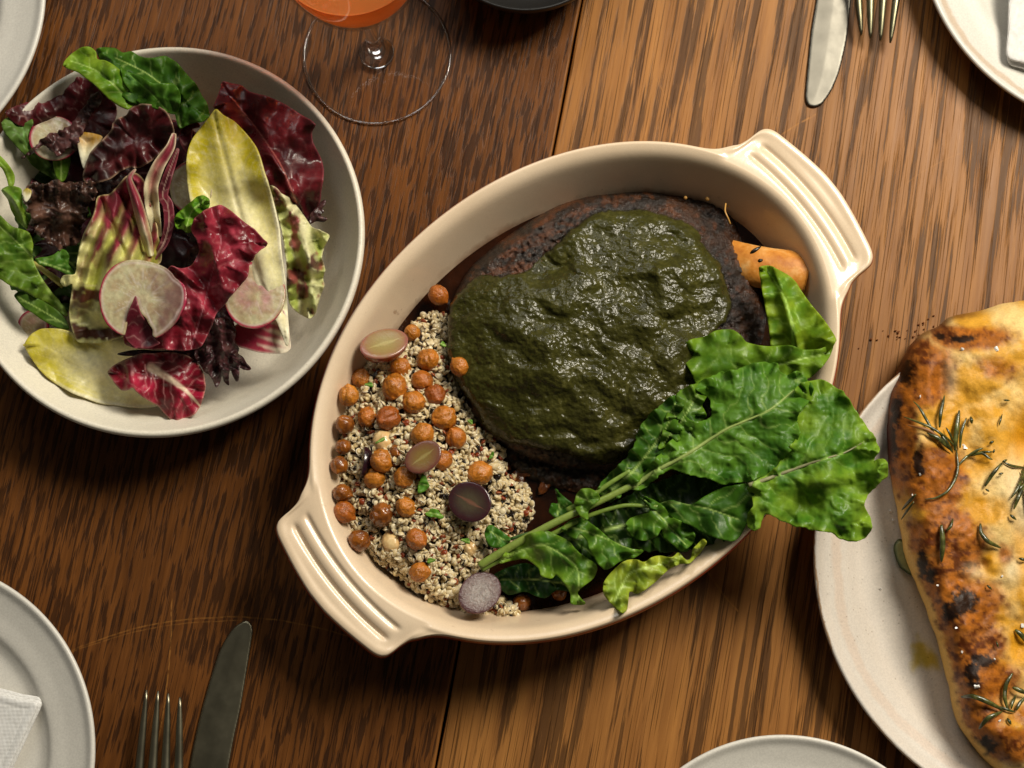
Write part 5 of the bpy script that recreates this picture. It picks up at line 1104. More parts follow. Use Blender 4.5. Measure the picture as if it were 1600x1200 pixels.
# upper right radicchio
SL('radicchio_leaf', 'large burgundy radicchio leaf against the upper right wall of the bowl', [(334, 168), (340, 150), (344, 138), (348, 127), (362, 130), (377, 133), (388, 142), (404, 147), (420, 151), (440, 160), (457, 170), (472, 180), (487, 188), (493, 196), (488, 206), (489, 221), (496, 236), (503, 251), (506, 266), (505, 280), (502, 300), (500, 316), (490, 334), (481, 347), (470, 342), (452, 325), (430, 300), (412, 280), (395, 240), (370, 200), (350, 180)], [(470, 335), (440, 260), (400, 200), (360, 150)],
   [(345, 135, .044), (420, 155, .050), (490, 195, .054), (503, 270, .048), (480, 345, .036), (430, 240, .046), (380, 200, .040), (440, 200, .056), (455, 280, .050)], 'red', step=2, crk=.0065, cl_=48, ruf=.0022, rl=46, bl=.0010, vs=36, opts=dict(base='#440e14', lite='#7a222a', rib=1.4, ribc='#a86058', veink=.3),
   fold=lambda x, y, s, t, D, L: .005*np.exp(-((x-430-.55*(y-250))/9)**2)*sm(225, 250, y) + .004*np.exp(-((x-400-.3*(y-160))/10)**2)*sm(240, 200, y))
for lb, pp in (('dark curled shred at the right end of the burgundy leaf', [(484, 336), (492, 326), (500, 316), (508, 312), (509, 318), (503, 326), (507, 330), (500, 336), (512, 341), (506, 347), (494, 346), (484, 350)]),):
    SL('leaf_shred', lb, pp, [(486, 344), (506, 320)], .040, 'purple', crk=.002, cl_=10, cat='leaf shred')
SL('radicchio_leaf', 'ruffled pale green and red speckled leaf at the right of the salad', [(419, 291), (431, 293), (440, 302), (452, 309), (464, 322), (476, 338), (487, 354), (500, 360), (515, 367), (512, 376), (507, 384), (504, 394), (503, 404), (508, 420), (505, 436), (507, 446), (500, 466), (493, 490), (484, 498), (474, 494), (462, 486), (452, 474), (448, 450), (447, 404), (440, 357), (428, 319)], [(480, 494), (478, 420), (455, 350), (425, 296)],
   [(420, 292, .056), (487, 356, .048), (514, 368, .046), (505, 440, .040), (480, 495, .028), (450, 420, .044), (470, 400, .056)], 'strip', step=2, crk=.007, cl_=22, ruf=.003, rl=26, opts=dict(u0=1.1, u1=2.0, blot=.9, pale='#a8b45a', white='#ddd8ac', red='#5e1c26', wl=20), fold=lambda x, y, s, t, D, L: .004*np.sin(t/5.5))
# striped big one
ST = [(152, 309), (160, 305), (172, 302), (184, 290), (196, 276), (212, 270), (224, 280), (232, 300), (240, 330), (246, 360), (252, 392), (250, 410), (236, 420), (215, 440), (200, 470), (200, 510), (196, 524), (180, 530), (158, 536), (138, 536), (121, 534), (114, 520), (109, 500), (108, 484), (112, 458), (113, 444), (100, 448), (94, 440), (98, 431), (106, 429), (118, 428), (121, 410), (123, 390), (130, 366), (138, 350), (146, 334)]
SL('radicchio_leaf', 'big pleated leaf striped pale green and burgundy in the centre left of the salad', ST, [(135, 530), (150, 470), (168, 410), (190, 350), (205, 290)],
   [(152, 309, .054), (200, 275, .058), (250, 400, .050), (190, 400, .066), (115, 500, .044), (150, 530, .040), (125, 420, .050), (180, 480, .058)], 'strip', step=1.8, crk=.003, ruf=.001, pleat=(.0034, 27, 0), opts=dict(u0=.50, u1=.85, wl=26, blot=.35, bands=1, pale='#bdc04e', white='#dcd796', red='#5c1420'), fold=lambda x, y, s, t, D, L: .0016*np.sin(s/6.5)*sm(75, 20, s) - .007*np.exp(-((x-(196+.50*(y-320)))/5.5)**2)*sm(410, 380, y) - .005*np.exp(-((x-(166+.42*(y-330)))/5)**2)*sm(420, 380, y))
def strip(label, pp, w0, w1, zs, opt, kind='strip', **kw):
    d = dense(pp, 4, False); t = np.gradient(d, axis=0); t /= np.linalg.norm(t, axis=1)[:, None]; n = np.stack([-t[:, 1], t[:, 0]], 1)
    k = np.linspace(0, 1, len(d)); w_ = (w0*(1-k) + w1*k)*np.sqrt(np.sin(PI*np.clip(k*.92+.06, 0, 1)))
    out = np.vstack([d + n*w_[:, None], (d - n*w_[:, None])[::-1]])
    z = [(pp[i][0], pp[i][1], zs[i]) for i in range(len(pp))]
    return SL('radicchio_leaf', label, [tuple(p) for p in out], pp, z, kind, step=1.6, opts=opt, **kw)
strip('pink and cream curling radicchio rib right of the striped leaf', [(246, 370), (238, 325), (236, 290), (248, 258), (266, 230), (272, 208)], 13, 9, [.052, .062, .070, .074, .076, .076], dict(u0=.15, u1=.9, wl=18, pale='#c8b890', red='#8a3440', blot=.2), fold=lambda x, y, s, t, D, L: -.0035*np.exp(-(t/5)**2))
strip('narrow burgundy and cream fold in the middle of the striped leaf', [(236, 400), (224, 352), (212, 310), (202, 280), (212, 264)], 11, 7, [.056, .066, .070, .070, .066], dict(u0=.0, u1=.6, wl=15, pale='#bdb070', red='#6e1c2c', blot=.2), fold=lambda x, y, s, t, D, L: .003*np.cos(t/4))
strip('thin dark red folded edge behind the pink rib', [(240, 404), (256, 380), (264, 350), (262, 320), (254, 305), (262, 275), (278, 232)], 8, 9, [.050, .054, .058, .060, .064, .066, .068], dict(base='#4c1622', lite='#7a2c3a', rib=1.2, ribc='#b8988a'), 'red')
strip('dark red leaf edge left of the big yellow endive', [(300, 240), (290, 215), (296, 196), (312, 196)], 12, 8, [.050, .054, .056, .056], dict(base='#3c101a', lite='#641c28', rib=0), 'red', crk=.004)
# radish behind endive
radish('radish slice with red skin standing behind the left side of the big yellow endive', circ(298, 293, 33, 42), (298, 293), 38, .050, (.0003, 0), .1)
# endive big + striped base
SL('radicchio_leaf', 'white and red striped leaf base under the right radish slice', [(366, 534), (360, 516), (380, 500), (410, 488), (440, 482), (450, 502), (453, 526), (454, 544), (446, 551), (437, 552), (418, 552), (402, 550), (384, 545), (371, 541)], [(450, 548), (400, 530), (365, 512)], [(450, 548, .044), (370, 530, .046), (440, 490, .052)], 'strip', step=1.7, crk=.001, opts=dict(pale='#e6dcc0', white='#efe6d2', red='#a82a46', u0=.0, u1=.55, wl=13, blot=.3))
SL('endive_leaf', 'large pointed yellow endive leaf standing out in the upper right of the salad', [(337, 170), (350, 180), (367, 190), (384, 208), (399, 229), (407, 250), (412, 267), (419, 290), (425, 312), (431, 336), (436, 360), (440, 400), (446, 440), (450, 490), (452, 530), (447, 540), (430, 500), (400, 470), (360, 440), (330, 400), (308, 350), (298, 318), (293, 288), (291, 262), (292, 245), (295, 230), (301, 216), (313, 200), (326, 184)], [(440, 530), (400, 420), (365, 300), (335, 180)],
   [(337, 172, .070), (295, 240, .068), (300, 310, .062), (350, 260, .064), (410, 260, .074), (440, 400, .068), (360, 400, .052), (449, 520, .052), (370, 320, .058)], 'endive', step=1.8, cup=.0, ruf=.0012, rl=60, vs=18, crk=.0015, thick=.0011, opts=dict(yel='#cabb24'), fold=lambda x, y, s, t, D, L: .0022*np.cos(t/11.) - .0012*np.exp(-(t/5)**2))
radish('round radish slice with a pink ring lying on the endive at the right', circ(398, 461, 47, 53, rot=.3), (398, 461), 50, .062, (0, .00004), .8)
# bottom
SL('endive_leaf', 'yellow tipped endive leaf lying along the lower left of the bowl', [(38, 541), (42, 530), (50, 521), (63, 514), (78, 513), (95, 514), (112, 520), (127, 530), (158, 528), (190, 526), (230, 540), (262, 580), (262, 620), (248, 634), (222, 637), (190, 634), (158, 629), (134, 622), (111, 613), (92, 602), (78, 592), (63, 579), (50, 562)], [(250, 610), (180, 585), (110, 555), (50, 535)],
   [(40, 541, .040), (80, 516, .044), (110, 560, .034), (90, 600, .038), (180, 530, .040), (240, 632, .028), (180, 600, .026)], 'endive', step=1.9, ruf=.001, rl=50, crk=.002, thick=.0011, opts=dict(yel='#cdc03a'), fold=lambda x, y, s, t, D, L: .0012*np.cos(t/9.))
SL('radicchio_leaf', 'bright magenta radicchio piece with a white rib at the bottom of the bowl', [(168, 582), (176, 572), (190, 564), (209, 556), (224, 552), (241, 552), (260, 550), (279, 552), (293, 556), (304, 563), (312, 572), (318, 584), (321, 604), (318, 620), (313, 635), (306, 645), (298, 651), (284, 655), (272, 658), (262, 652), (253, 642), (246, 634), (237, 629), (222, 620), (213, 612), (207, 606), (198, 610), (190, 610), (182, 603), (177, 596)], [(236, 574), (262, 590), (290, 610), (314, 636)],
   [(168, 582, .044), (240, 553, .054), (318, 590, .044), (300, 650, .036), (255, 640, .036), (215, 600, .050), (270, 590, .046)], 'red', step=1.7, crk=.004, cl_=30, ruf=.0016, vs=17, opts=dict(base='#5c1018', lite='#b02040', rib=6.5, ribc='#e2cfb4', veink=1.6, vein='#d89a98', edge='#d8b8a0'), fold=lambda x, y, s, t, D, L: .003*np.exp(-((x-205-(y-590)*.1)/9)**2))
# dark frilly
SL('shiso_leaf', 'dark purple leaf with jagged tips pointing down at the lower right of the salad', [(304, 553), (312, 530), (323, 516), (333, 498), (350, 497), (364, 504), (370, 520), (366, 534), (374, 544), (372, 552), (380, 558), (387, 570), (392, 577), (381, 578), (374, 574), (374, 586), (370, 597), (364, 588), (360, 578), (357, 590), (357, 602), (350, 596), (347, 587), (344, 598), (338, 605), (333, 596), (328, 586), (320, 582), (314, 572), (308, 564)], [(340, 500), (345, 545), (350, 590)],
   [(335, 500, .060), (385, 575, .040), (340, 600, .036), (310, 560, .046), (345, 545, .052)], 'purple', step=1.6, crk=.004, cl_=16, bl=.002, vs=10, ruf=.001, opts=dict(base='#281314', lite='#54302e', vein='#6b4048'), fold=lambda x, y, s, t, D, L: .0016*np.cos(t/3.6))
SL('shiso_leaf', 'narrow dark leaf sliver under the central red leaf', [(182, 553), (200, 548), (222, 546), (250, 548), (290, 546), (320, 540), (330, 560), (300, 566), (270, 558), (240, 556), (210, 556), (195, 556)], [(185, 553), (325, 552)], .042, 'purple', crk=.003, opts=dict(base='#1c0c10', lite='#33181c'))
# central red
SL('radicchio_leaf', 'wrinkled shiny red radicchio leaf on top in the middle of the salad', [(304, 341), (312, 334), (320, 328), (332, 323), (345, 320), (358, 327), (368, 335), (382, 347), (396, 357), (408, 370), (418, 381), (408, 390), (399, 398), (396, 406), (390, 411), (389, 424), (386, 433), (376, 446), (368, 455), (359, 465), (352, 474), (344, 482), (339, 488), (334, 500), (331, 510), (326, 520), (322, 528), (317, 538), (311, 544), (296, 547), (279, 548), (260, 546), (240, 546), (222, 545), (206, 542), (195, 537), (193, 524), (196, 503), (200, 488), (206, 474), (217, 462), (240, 450), (268, 436), (262, 424), (266, 416), (284, 419), (298, 415), (306, 404), (311, 392), (309, 382), (306, 373), (300, 364), (298, 356)],
   [(300, 540), (318, 480), (330, 430), (345, 380), (340, 330)],
   [(305, 342, .072), (345, 322, .078), (416, 381, .080), (385, 433, .076), (340, 487, .072), (310, 400, .068), (270, 425, .066), (250, 480, .056), (200, 535, .056), (310, 545, .058), (340, 400, .080), (290, 490, .068)], 'red', step=1.7, crk=.008, cl_=34, ruf=.0022, rl=40, bl=.0012, vs=34, opts=dict(base='#6a1420', lite='#ac384a', rib=1.0, ribc='#b07078', veink=.35),
   fold=lambda x, y, s, t, D, L: .005*np.exp(-((x-330-.25*(y-380))/9)**2) + .0055*np.exp(-((y-430-.8*(x-290))/7)**2)*sm(330, 300, x) - .004*np.exp(-((x-300-.6*(y-420))/10)**2)*sm(340, 400, y))
SL('lettuce_leaf', 'tiny curled bright green leaf left of the central red leaf', [(273, 344), (276, 334), (284, 327), (292, 320), (300, 314), (308, 307), (318, 305), (327, 311), (328, 320), (324, 328), (316, 335), (308, 340), (301, 346), (304, 356), (298, 362), (292, 364), (284, 358), (276, 356)], [(290, 360), (300, 330), (320, 312)], [(280, 340, .066), (320, 310, .070), (295, 360, .060)], 'green', step=1.6, crk=.006, cl_=14, ruf=.002, rl=18, opts=dict(base='#437614', lite='#779b27', rib=1), fold=lambda x, y, s, t, D, L: .003*np.cos(t/5))
radish('translucent torn radish slice lying over the red leaf in the middle', [(155, 470), (155, 456), (161, 436), (168, 425), (177, 416), (190, 409), (203, 406), (219, 406), (234, 409), (248, 413), (260, 419), (267, 425), (273, 433), (281, 439), (288, 446), (291, 457), (291, 468), (288, 480), (282, 490), (277, 500), (269, 509), (260, 518), (250, 525), (243, 528), (238, 524), (238, 515), (232, 506), (228, 498), (222, 492), (216, 482), (212, 468), (206, 476), (203, 488), (198, 505), (194, 523), (184, 521), (175, 515), (165, 504), (158, 488)], (222, 466), 67, .069, (.00004, 0), .1, plum=.5)
SL('radicchio_leaf', 'pointed red leaf tip poking through the notch of the translucent radish', [(196, 528), (196, 506), (200, 488), (206, 474), (212, 462), (216, 476), (220, 490), (228, 502), (236, 516), (240, 528), (250, 536), (230, 544), (210, 542)], [(220, 540), (212, 465)], [(212, 464, .073), (220, 540, .062)], 'red', step=1.6, crk=.002, opts=dict(base='#5a1622', lite='#742432', rib=0))

# droplets of dressing
wd = NM('oil_drop'); wd.set(Base_Color=(.9, .85, .7, 1), Roughness=.04, Transmission_Weight=.9, IOR=1.4)
# ================================================================ FLATBREAD
BO = dense([(1600, 469), (1584, 472), (1560, 476), (1531, 485), (1506, 490), (1482, 497), (1468, 508), (1450, 518), (1434, 528), (1420, 541), (1410, 558), (1402, 576), (1396, 592), (1390, 612), (1387, 641), (1386, 684), (1388, 727), (1393, 752), (1396, 776), (1402, 800), (1406, 830), (1410, 852), (1417, 877), (1427, 902), (1434, 923), (1444, 946), (1453, 967), (1461, 990), (1468, 1013), (1475, 1040), (1481, 1067), (1485, 1092), (1492, 1117), (1503, 1140), (1516, 1160), (1540, 1190), (1575, 1220), (1640, 1248), (1720, 1220), (1790, 1080), (1830, 900), (1820, 720), (1770, 580), (1700, 500), (1650, 474)], 2)
kk = np.arange(len(BO)); BO = BO + 1.6*np.stack([vn(kk/14, 0*kk, 0, 1), vn(kk/14, 0*kk+3, 0, 2)], 1)
BZ0 = .013
lumps = [(1470, 600, 12, 30, -.003), (1530, 600, 30, 18, .003), (1545, 660, 22, 26, .003), (1440, 690, 14, 14, .002), (1500, 905, 14, 12, -.003), (1546, 985, 20, 26, -.003), (1480, 1000, 16, 16, .002), (1560, 820, 20, 22, .003), (1520, 560, 60, 34, .004), (1470, 650, 34, 60, .003), (1450, 740, 36, 50, .005), (1490, 830, 50, 44, .004), (1450, 860, 26, 40, .002), (1490, 960, 50, 50, .005), (1520, 1060, 44, 50, .004), (1560, 1150, 50, 36, .005), (1590, 770, 34, 44, .006), (1600, 900, 24, 50, .003), (1590, 560, 70, 40, .003), (1604, 700, 26, 50, -.016), (1535, 882, 9, 10, -.005), (1600, 1000, 30, 40, -.006), (1590, 1085, 26, 22, -.004), (1512, 690, 26, 60, -.003), (1620, 850, 20, 40, -.006)]
def bz(x, y, D):
    ed = np.sqrt(np.clip(1-(1-np.minimum(D/58, 1))**2, 0, 1))
    z = BZ0 + .030*ed
    for lx, ly, rx, ry, a in lumps: z = z + a*np.exp(-(((x-lx)/rx)**2 + ((y-ly)/ry)**2))*sm(0, 40, D)
    return z + .0028*fbm(x/38, y/38, 0, 5, 3)*sm(0, 14, D)
pts, q, D, S = gridmesh(BO, 2.4); x, y = pts.T
z = bz(x, y, D) + .00035*fbm(x/9, y/9, 0, 6, 3)*sm(0, 8, D) 
gold = hexc('#d29a34'); cream_ = hexc('#e8c884'); brown = hexc('#8f4c10'); dk = hexc('#4f1e08'); char = hexc('#120a07'); yel = hexc('#cf9012'); whit = hexc('#dccba0')
n1 = fbm(x/42, y/42, 0, 21, 4, .55); n2 = fbm(x/9, y/9, 0, 22, 4, .6); n3 = fbm(x/4, y/4, 0, 23, 3, .6)
c = mixc(gold, cream_, np.clip(.62+1.9*n1, 0, 1))
BR = [(1440, 590, 50, 48, 1.1), (1520, 528, 60, 20, .9), (1560, 575, 44, 24, .65), (1408, 680, 22, 90, 1.1), (1460, 750, 46, 50, 1.15), (1480, 830, 52, 40, 1.0), (1445, 840, 40, 40, .8), (1500, 860, 38, 40, .9), (1470, 900, 46, 34, 1.0), (1500, 950, 62, 46, 1.1), (1520, 1010, 46, 46, 1.0), (1540, 1060, 46, 36, 1.0), (1520, 1120, 46, 40, 1.05), (1570, 1160, 60, 26, 1.1), (1600, 1120, 30, 22, .7), (1570, 870, 12, 18, .7), (1740, 760, 50, 200, 1)]
bm_ = 0
for bx, by, rx, ry, a in BR: bm_ = np.maximum(bm_, a*np.exp(-(((x-bx)/(rx*1.22))**2+((y-by)/(ry*1.22))**2)**1.15))
bmk = np.clip(sm(.20, .66, bm_ + .34*n1 + .10*n2), 0, 1); c = mixc(c, brown, bmk*.92)
c = mixc(c, dk, bmk*sm(.02, .55, .7*n2 + .3*n3 + .9*n1 + .5*(bm_-.8))*.8)
c = mixc(c, dk, .55*bmk*sm(.16, .44, n2)); c = mixc(c, hexc('#c07020'), .5*bmk*sm(.05, .3, -n2))
CHR = [(1414, 584, 16, 28), (1508, 529, 24, 9), (1468, 526, 10, 7), (1392, 690, 12, 60), (1434, 716, 10, 22), (1436, 735, 12, 12), (1441, 880, 13, 24), (1452, 900, 12, 14), (1507, 940, 27, 26), (1486, 955, 20, 18), (1520, 1052, 15, 28), (1534, 1033, 26, 14), (1540, 1165, 24, 18), (1400, 640, 12, 30)]
ch = 0
for bx, by, rx, ry in CHR: ch = np.maximum(ch, np.exp(-(((x-bx)/rx)**2+((y-by)/ry)**2)))
chm = sm(.34, .80, ch + .34*n2 + .22*n3); c = mixc(c, char, np.clip(chm*1.05, 0, .95))
olv = 0
for bx, by, rx, ry in ((1490, 660, 26, 45), (1478, 600, 10, 30), (1530, 720, 20, 20), (1600, 690, 22, 60), (1545, 880, 10, 24), (1600, 1010, 26, 50), (1598, 850, 16, 70), (1530, 790, 20, 20)): olv = np.maximum(olv, np.exp(-(((x-bx)/rx)**2+((y-by)/ry)**2)))
c = mixc(c, yel, np.clip(olv*1.1 + .2*n1, 0, .85)*(1-bmk))
for bx, by, rx, ry in ((1588, 750, 26, 34), (1520, 890, 14, 12), (1485, 590, 10, 30), (1600, 800, 20, 40), (1580, 890, 14, 20)): c = mixc(c, whit, .8*np.exp(-(((x-bx)/rx)**2+((y-by)/ry)**2))*(1-bmk*.6))
edge = sm(15, 5, D + 7*n2)*sm(740, 840, y) + .45*sm(10, 3, D)*sm(740, 600, y)*0
c = mixc(c, hexc('#d9ad62'), np.clip(edge, 0, 1))
c = mixc(c, dk, .75*sm(12, 2, D + 3*n2)*sm(760, 700, y)*sm(1560, 1500, x))  # shadow side painted in: darker crust along the upper left edge
bmat = NM('baked_crust'); cc = bmat.col(); co_ = bmat.coords()
cc2 = bmat.mix(1, cc, bmat.ramp(bmat.noise(co_, 700, 4, .7), [(.3, BW(.82)), (.7, BW(1.12))]), 'MULTIPLY'); bmat.l(cc2, bmat.b.inputs['Base Color'])
bmat.l(bmat.ramp(bmat.noise(co_, 60, 4, .6), [(.35, BW(.36)), (.65, BW(.6))]), bmat.b.inputs['Roughness']); bmat.set(Specular_IOR_Level=.18)
bmat.bump(bmat.math('ADD', bmat.noise(co_, 430, 4, .65), bmat.math('MULTIPLY', bmat.noise(co_, 1300, 3, .6), .4)), .5, .0006)
v = P(x, y, z); bo = P(1600, 860, .01); o = obj('flatbread', v - bo, q, bmat.m, col=c); o.location = bo
tag(o, 'golden blistered flatbread with charred spots and rosemary on the speckled plate', 'bread')
# rounded underside: a pale skirt tucked in below the edge, a part of the bread
m_ = len(BO); rows = []
cenb = np.array([1600., 860.])
nrm_ = np.roll(BO, -1, 0) - np.roll(BO, 1, 0); nrm_ = np.stack([-nrm_[:, 1], nrm_[:, 0]], 1); nrm_ /= np.linalg.norm(nrm_, axis=1)[:, None]
if ((nrm_*(BO-cenb)).sum(1).mean()) < 0: nrm_ = -nrm_
for off, zz in ((0, BZ0), (-.5, BZ0-.0012), (-4, BZ0-.0030), (-12, BZ0-.0042)): rows.append(P(*(BO + nrm_*off).T, zz))
vv = np.concatenate(rows) - bo; f = [(r*m_+i, r*m_+(i+1) % m_, (r+1)*m_+(i+1) % m_, (r+1)*m_+i) for r in range(3) for i in range(m_)]
obj('base_crust', vv, f, bmat.m, o, col=np.tile(hexc('#cf9f52'), (len(vv), 1)))
def bzp(px, py):
    px = np.atleast_1d(np.asarray(px, float)); py = np.atleast_1d(np.asarray(py, float)); d, _, _, _ = near(np.stack([px, py], 1), BO)
    return bz(px, py, d)
rm = NM('rosemary'); c_ = rm.coords(); oi = rm.n('ShaderNodeObjectInfo')
rc = rm.ramp(rm.noise(c_, 260, 3, .6), [(.3, tuple(hexc('#20200c'))), (.55, tuple(hexc('#474a1e'))), (.8, tuple(hexc('#7c7a3c')))]); rm.l(rc, rm.b.inputs['Base Color']); rm.set(Roughness=.32, Coat_Weight=.2); rm.bump(rm.noise(c_, 500, 3, .6), .4, .0005)
rt = NM('dry_twig'); rt.set(Base_Color=(*hexc('#8a5a2c'), 1), Roughness=.5)
def needle_vf(pp, w, lift=.0016, zs=None):
    d = dense(np.array(pp, float), 2.5, False) if len(pp) > 2 else np.stack([np.linspace(pp[0][0], pp[1][0], 9), np.linspace(pp[0][1], pp[1][1], 9)], 1)
    k = np.linspace(0, 1, len(d)); zb = bzp(d[:, 0], d[:, 1]); zb = np.convolve(np.pad(zb, 2, 'edge'), np.ones(5)/5, 'valid')
    z = zb + lift + .0015*np.sin(k*PI)
    return tube(P(d[:, 0], d[:, 1], z), w*.00036*np.sqrt(np.clip(np.sin(PI*np.clip(k*.93+.05, 0, 1)), .06, 1)), 8, .55)
def needle(pp, w=2.6, parent=None, label=None, mat=None, lift=.0016):
    v, f = needle_vf(pp, w, lift); o_ = np.array(parent.location) if parent else v.mean(0)
    o = obj('needle' if parent else 'rosemary_needle', v - o_, f, mat or rm.m, parent)
    if not parent: o.location = o_; tag(o, label, 'rosemary needle', 'loose rosemary needles on the flatbread')
    return o
def sprig(label, at, stem_pts, needles, sw=2.2):
    zb = float(bzp(*at)[0]); root = empty('rosemary_sprig', tuple(P(at[0], at[1], zb)), label, 'rosemary sprig', 'rosemary sprigs on the flatbread')
    for sp in stem_pts:
        v, f = needle_vf(sp, sw, .0012); obj('stem', v - np.array(root.location), f, rm.m, root)
    for n_ in needles:
        needle(n_[0], n_[1], root, mat=rt.m if len(n_) > 2 else None, lift=.0026)
    return root
sprig('big rosemary sprig with a curved tail on the upper part of the bread', (1494, 706), [[(1494, 700), (1497, 730), (1492, 750), (1480, 768), (1462, 778), (1445, 780)], [(1497, 728), (1510, 714), (1528, 706)]],
  [([(1494, 700), (1480, 685), (1455, 668), (1412, 651)], 2.2), ([(1474, 688), (1450, 672), (1418, 664)], 2.4, 1), ([(1484, 702), (1468, 686), (1448, 676)], 3.6), ([(1462, 682), (1450, 660), (1436, 636), (1427, 627)], 2.4), ([(1468, 668), (1470, 645), (1476, 618)], 3.0), ([(1488, 706), (1478, 690), (1468, 676)], 3.0), ([(1492, 704), (1494, 676), (1499, 641)], 4.2), ([(1500, 700), (1502, 676), (1510, 653)], 2.6), ([(1490, 690), (1482, 674), (1478, 668)], 2.0), ([(1510, 714), (1526, 704), (1536, 700)], 2.2), ([(1516, 712), (1534, 708), (1546, 716), (1551, 718)], 2.6), ([(1530, 706), (1552, 706)], 1.8), ([(1552, 708), (1554, 702)], 1.8)])
sprig('rosemary sprig at the right picture edge beside the pale bubble', (1592, 745), [[(1568, 722), (1582, 728), (1604, 731)], [(1604, 720), (1596, 750), (1590, 780)]],
  [([(1539, 760), (1550, 742), (1566, 723)], 3.0), ([(1600, 735), (1592, 760), (1580, 778)], 2.4), ([(1604, 752), (1592, 776), (1584, 796)], 3.0), ([(1596, 735), (1604, 765), (1606, 800)], 3.0), ([(1588, 768), (1600, 758), (1612, 752)], 2.6), ([(1566, 722), (1574, 718)], 2)])
sprig('rosemary sprig with long splayed needles near the bottom of the bread', (1574, 1110), [[(1560, 1104), (1572, 1108), (1586, 1113)]],
  [([(1502, 1089), (1520, 1088), (1542, 1096), (1568, 1110)], 4.0), ([(1530, 1139), (1544, 1122), (1566, 1112)], 3.6), ([(1582, 1052), (1572, 1070), (1570, 1090), (1575, 1110)], 3.4), ([(1588, 1110), (1594, 1098), (1604, 1088)], 2.8), ([(1582, 1074), (1592, 1078), (1606, 1084)], 3.6), ([(1588, 1086), (1582, 1098), (1580, 1108)], 2.4)])
for pp, w, lb in (([(1517, 651), (1519, 662)], 3, 'short thick rosemary needle right of the top of the big sprig'), ([(1431, 772), (1422, 782), (1409, 797)], 2.6, 'dark needle near the left crust below the big sprig'), ([(1428, 784), (1416, 800), (1408, 812)], 1.8, 'thin needle just below the dark one at the left crust'),
   ([(1471, 820), (1473, 848), (1471, 878)], 4.4, 'straight olive needle upright in the middle of the bread'), ([(1532, 818), (1533, 832), (1544, 846), (1564, 856)], 3.6, 'curved glossy needle at the right of the middle of the bread'), ([(1478, 830), (1486, 822), (1489, 810)], 2.2, 'small brown twig beside the upright needle'), ([(1578, 804), (1588, 812)], 2.4, 'short black needle below the right sprig'),
   ([(1586, 984), (1596, 992), (1604, 1004)], 4, 'thick dark needle on the yellow part at the right edge'), ([(1592, 872), (1604, 876)], 2.4, 'needle end at the right edge under the pale area'), ([(1542, 914), (1550, 921)], 1.8, 'tiny needle above the biggest charred spot'), ([(1574, 1122), (1580, 1132)], 2.6, 'stubby needle under the bottom sprig'),
   ([(1566, 647), (1563, 658), (1561, 665)], 1.4, 'thin brown sliver by the hollow at the right'), ([(1568, 625), (1578, 626)], 1.6, 'short flat needle above the brown sliver'), ([(1546, 693), (1553, 689)], 2.2, 'short black needle above the right arm of the big sprig'), ([(1560, 741), (1568, 739)], 1.6, 'crumb sized needle on the pale bubble'), ([(1540, 764), (1546, 768)], 1.8, 'tiny needle left of the pale bubble'), ([(1557, 1002), (1560, 1012)], 1.6, 'tiny needle right of the lower charred patch')):
    needle(pp, w, None, lb)
# salt
sm_m = NM('salt_flake'); sm_m.set(Base_Color=(.92, .90, .86, 1), Roughness=.25, Transmission_Weight=.3)
def flake(i, px_, py_, r_, label, z=None):
    rs = np.random.default_rng(i); v = iv1 * np.array([1, .75, .35]) * (1 + .35*rs.normal(size=(len(iv1), 1)))*r_*.00027
    z = float(bzp(px_, py_)[0]) + .0006 if z is None else z
    o = obj('salt_flake', v, if1, sm_m.m, smooth=False); o.location = P(px_, py_, z); o.rotation_euler = (rs.normal()*.4, rs.normal()*.4, rs.random()*6); tag(o, label, 'salt flake', 'salt flakes on the flatbread')
for i, (a, b, r_, lb) in enumerate([(1438, 620, 4.2, 'salt flake near the upper left char of the bread'), (1557, 545, 6.0, 'biggest salt flake near the top of the bread'), (1504, 545, 4, 'salt flake under the topmost black blister'), (1506, 697, 6.5, 'chunky salt flake by the big rosemary sprig'), (1527, 1072, 6.5, 'large ragged salt flake in the lower part of the bread'), (1503, 1019, 3.6, 'salt flake under the biggest char'), (1494, 981, 2.8, 'small salt flake in the middle of the lower crust'), (1465, 915, 3.6, 'salt flake below the small char at left'), (1437, 741, 3.4, 'salt flake on the left brown bulge'), (1426, 774, 4, 'salt flake by the dark needle on the left'), (1598, 978, 5.5, 'salt flake at the right edge in the oil'), (1562, 1126, 3, 'salt flake left of the stubby needle'), (1554, 1030, 2.6, 'salt flake beside the tiny lower needle'), (1566, 900, 2.6, 'salt flake on the yellow side of the bread')]): flake(i, a, b, r_, lb)
for i, (a, b, r_, lb) in enumerate([(1376, 919, 3, 'salt grain on the plate left of the bread'), (1396, 812, 3.4, 'salt grain on the plate by the big green leaf'), (1391, 798, 3, 'upper salt grain on the plate by the big green leaf')]): flake(40+i, a, b, r_, lb, .0095)
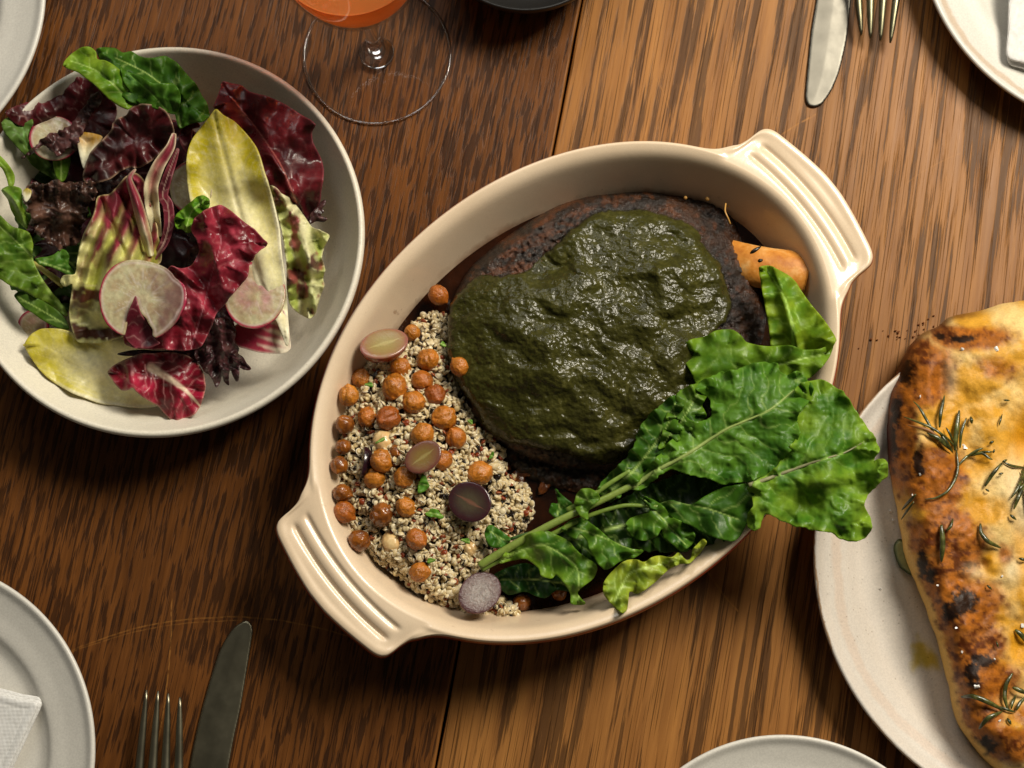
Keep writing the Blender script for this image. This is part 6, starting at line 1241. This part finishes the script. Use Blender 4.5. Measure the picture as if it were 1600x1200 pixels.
# object tucked under the bread: a pale green round slice, and an oil smear
pts2, q2, D2, _ = gridmesh(dense([(1396, 858), (1398, 848), (1406, 842), (1430, 850), (1450, 870), (1450, 905), (1425, 900), (1408, 888), (1400, 874)], 2), 2)
v = P(pts2[:, 0], pts2[:, 1], .010 + .0035*np.sqrt(np.clip(1-(1-np.minimum(D2/6, 1))**2, 0, 1))); cc_ = mixc(hexc('#3c4a20'), hexc('#a8ab78'), sm(2, 5, D2)); oo = v.mean(0)
o = obj('cucumber_slice', v-oo, q2, M_PALE, col=cc_); o.location = oo; tag(o, 'pale green slice with a dark skin peeking out from under the bread', 'vegetable slice')
om = NM('olive_oil'); N_ = om.n('ShaderNodeBsdfTransparent'); om.l(om.col(), N_.inputs[0]); gl = om.n('ShaderNodeBsdfGlossy'); gl.inputs['Roughness'].default_value = .05
mx = om.n('ShaderNodeMixShader'); mx.inputs[0].default_value = .06; om.l(N_.outputs[0], mx.inputs[1]); om.l(gl.outputs[0], mx.inputs[2]); om.l(mx.outputs[0], om.out.inputs['Surface'])
pts2, q2, D2, _ = gridmesh(dense([(1424, 1000), (1432, 985), (1440, 990), (1455, 1005), (1470, 1030), (1474, 1050), (1460, 1048), (1448, 1052), (1436, 1048), (1430, 1056), (1420, 1050), (1418, 1036), (1424, 1030), (1420, 1016)], 2), 2)
v = P(pts2[:, 0], pts2[:, 1], .0090 + .0004*sm(0, 5, D2)); oo = v.mean(0); o = obj('oil_smear', v-oo, q2, om.m, col=mixc(np.array([1., 1, 1]), np.array([.90, .80, .30]), sm(0, 16, D2 + 5*vn(pts2[:, 0]/8, pts2[:, 1]/8, 0, 3)))); o.location = oo; tag(o, 'yellow olive oil smear on the bread plate beside the crust', 'oil')
# crumbs on the table by the bread
cr = NM('crumb'); cr.set(Base_Color=(*hexc('#6a3a14'), 1), Roughness=.6); rs = np.random.default_rng(3); parts = []
for i in range(30):
    a = rs.normal()*24 + 1410; b = 522 - (a-1410)*.22 + rs.normal()*7
    parts.append((iv1*rs.uniform(.6, 1.7)*.00055*rs.uniform(.6, 1.2, size=(1, 3)) + P(a, b, .0006), if1))
v, f = merge(parts); oo = P(1410, 522, 0); o = obj('crumbs', v-oo, f, cr.m, smooth=False); o.location = oo; tag(o, 'brown crumbs on the wood above the flatbread', 'crumbs', kind='stuff')
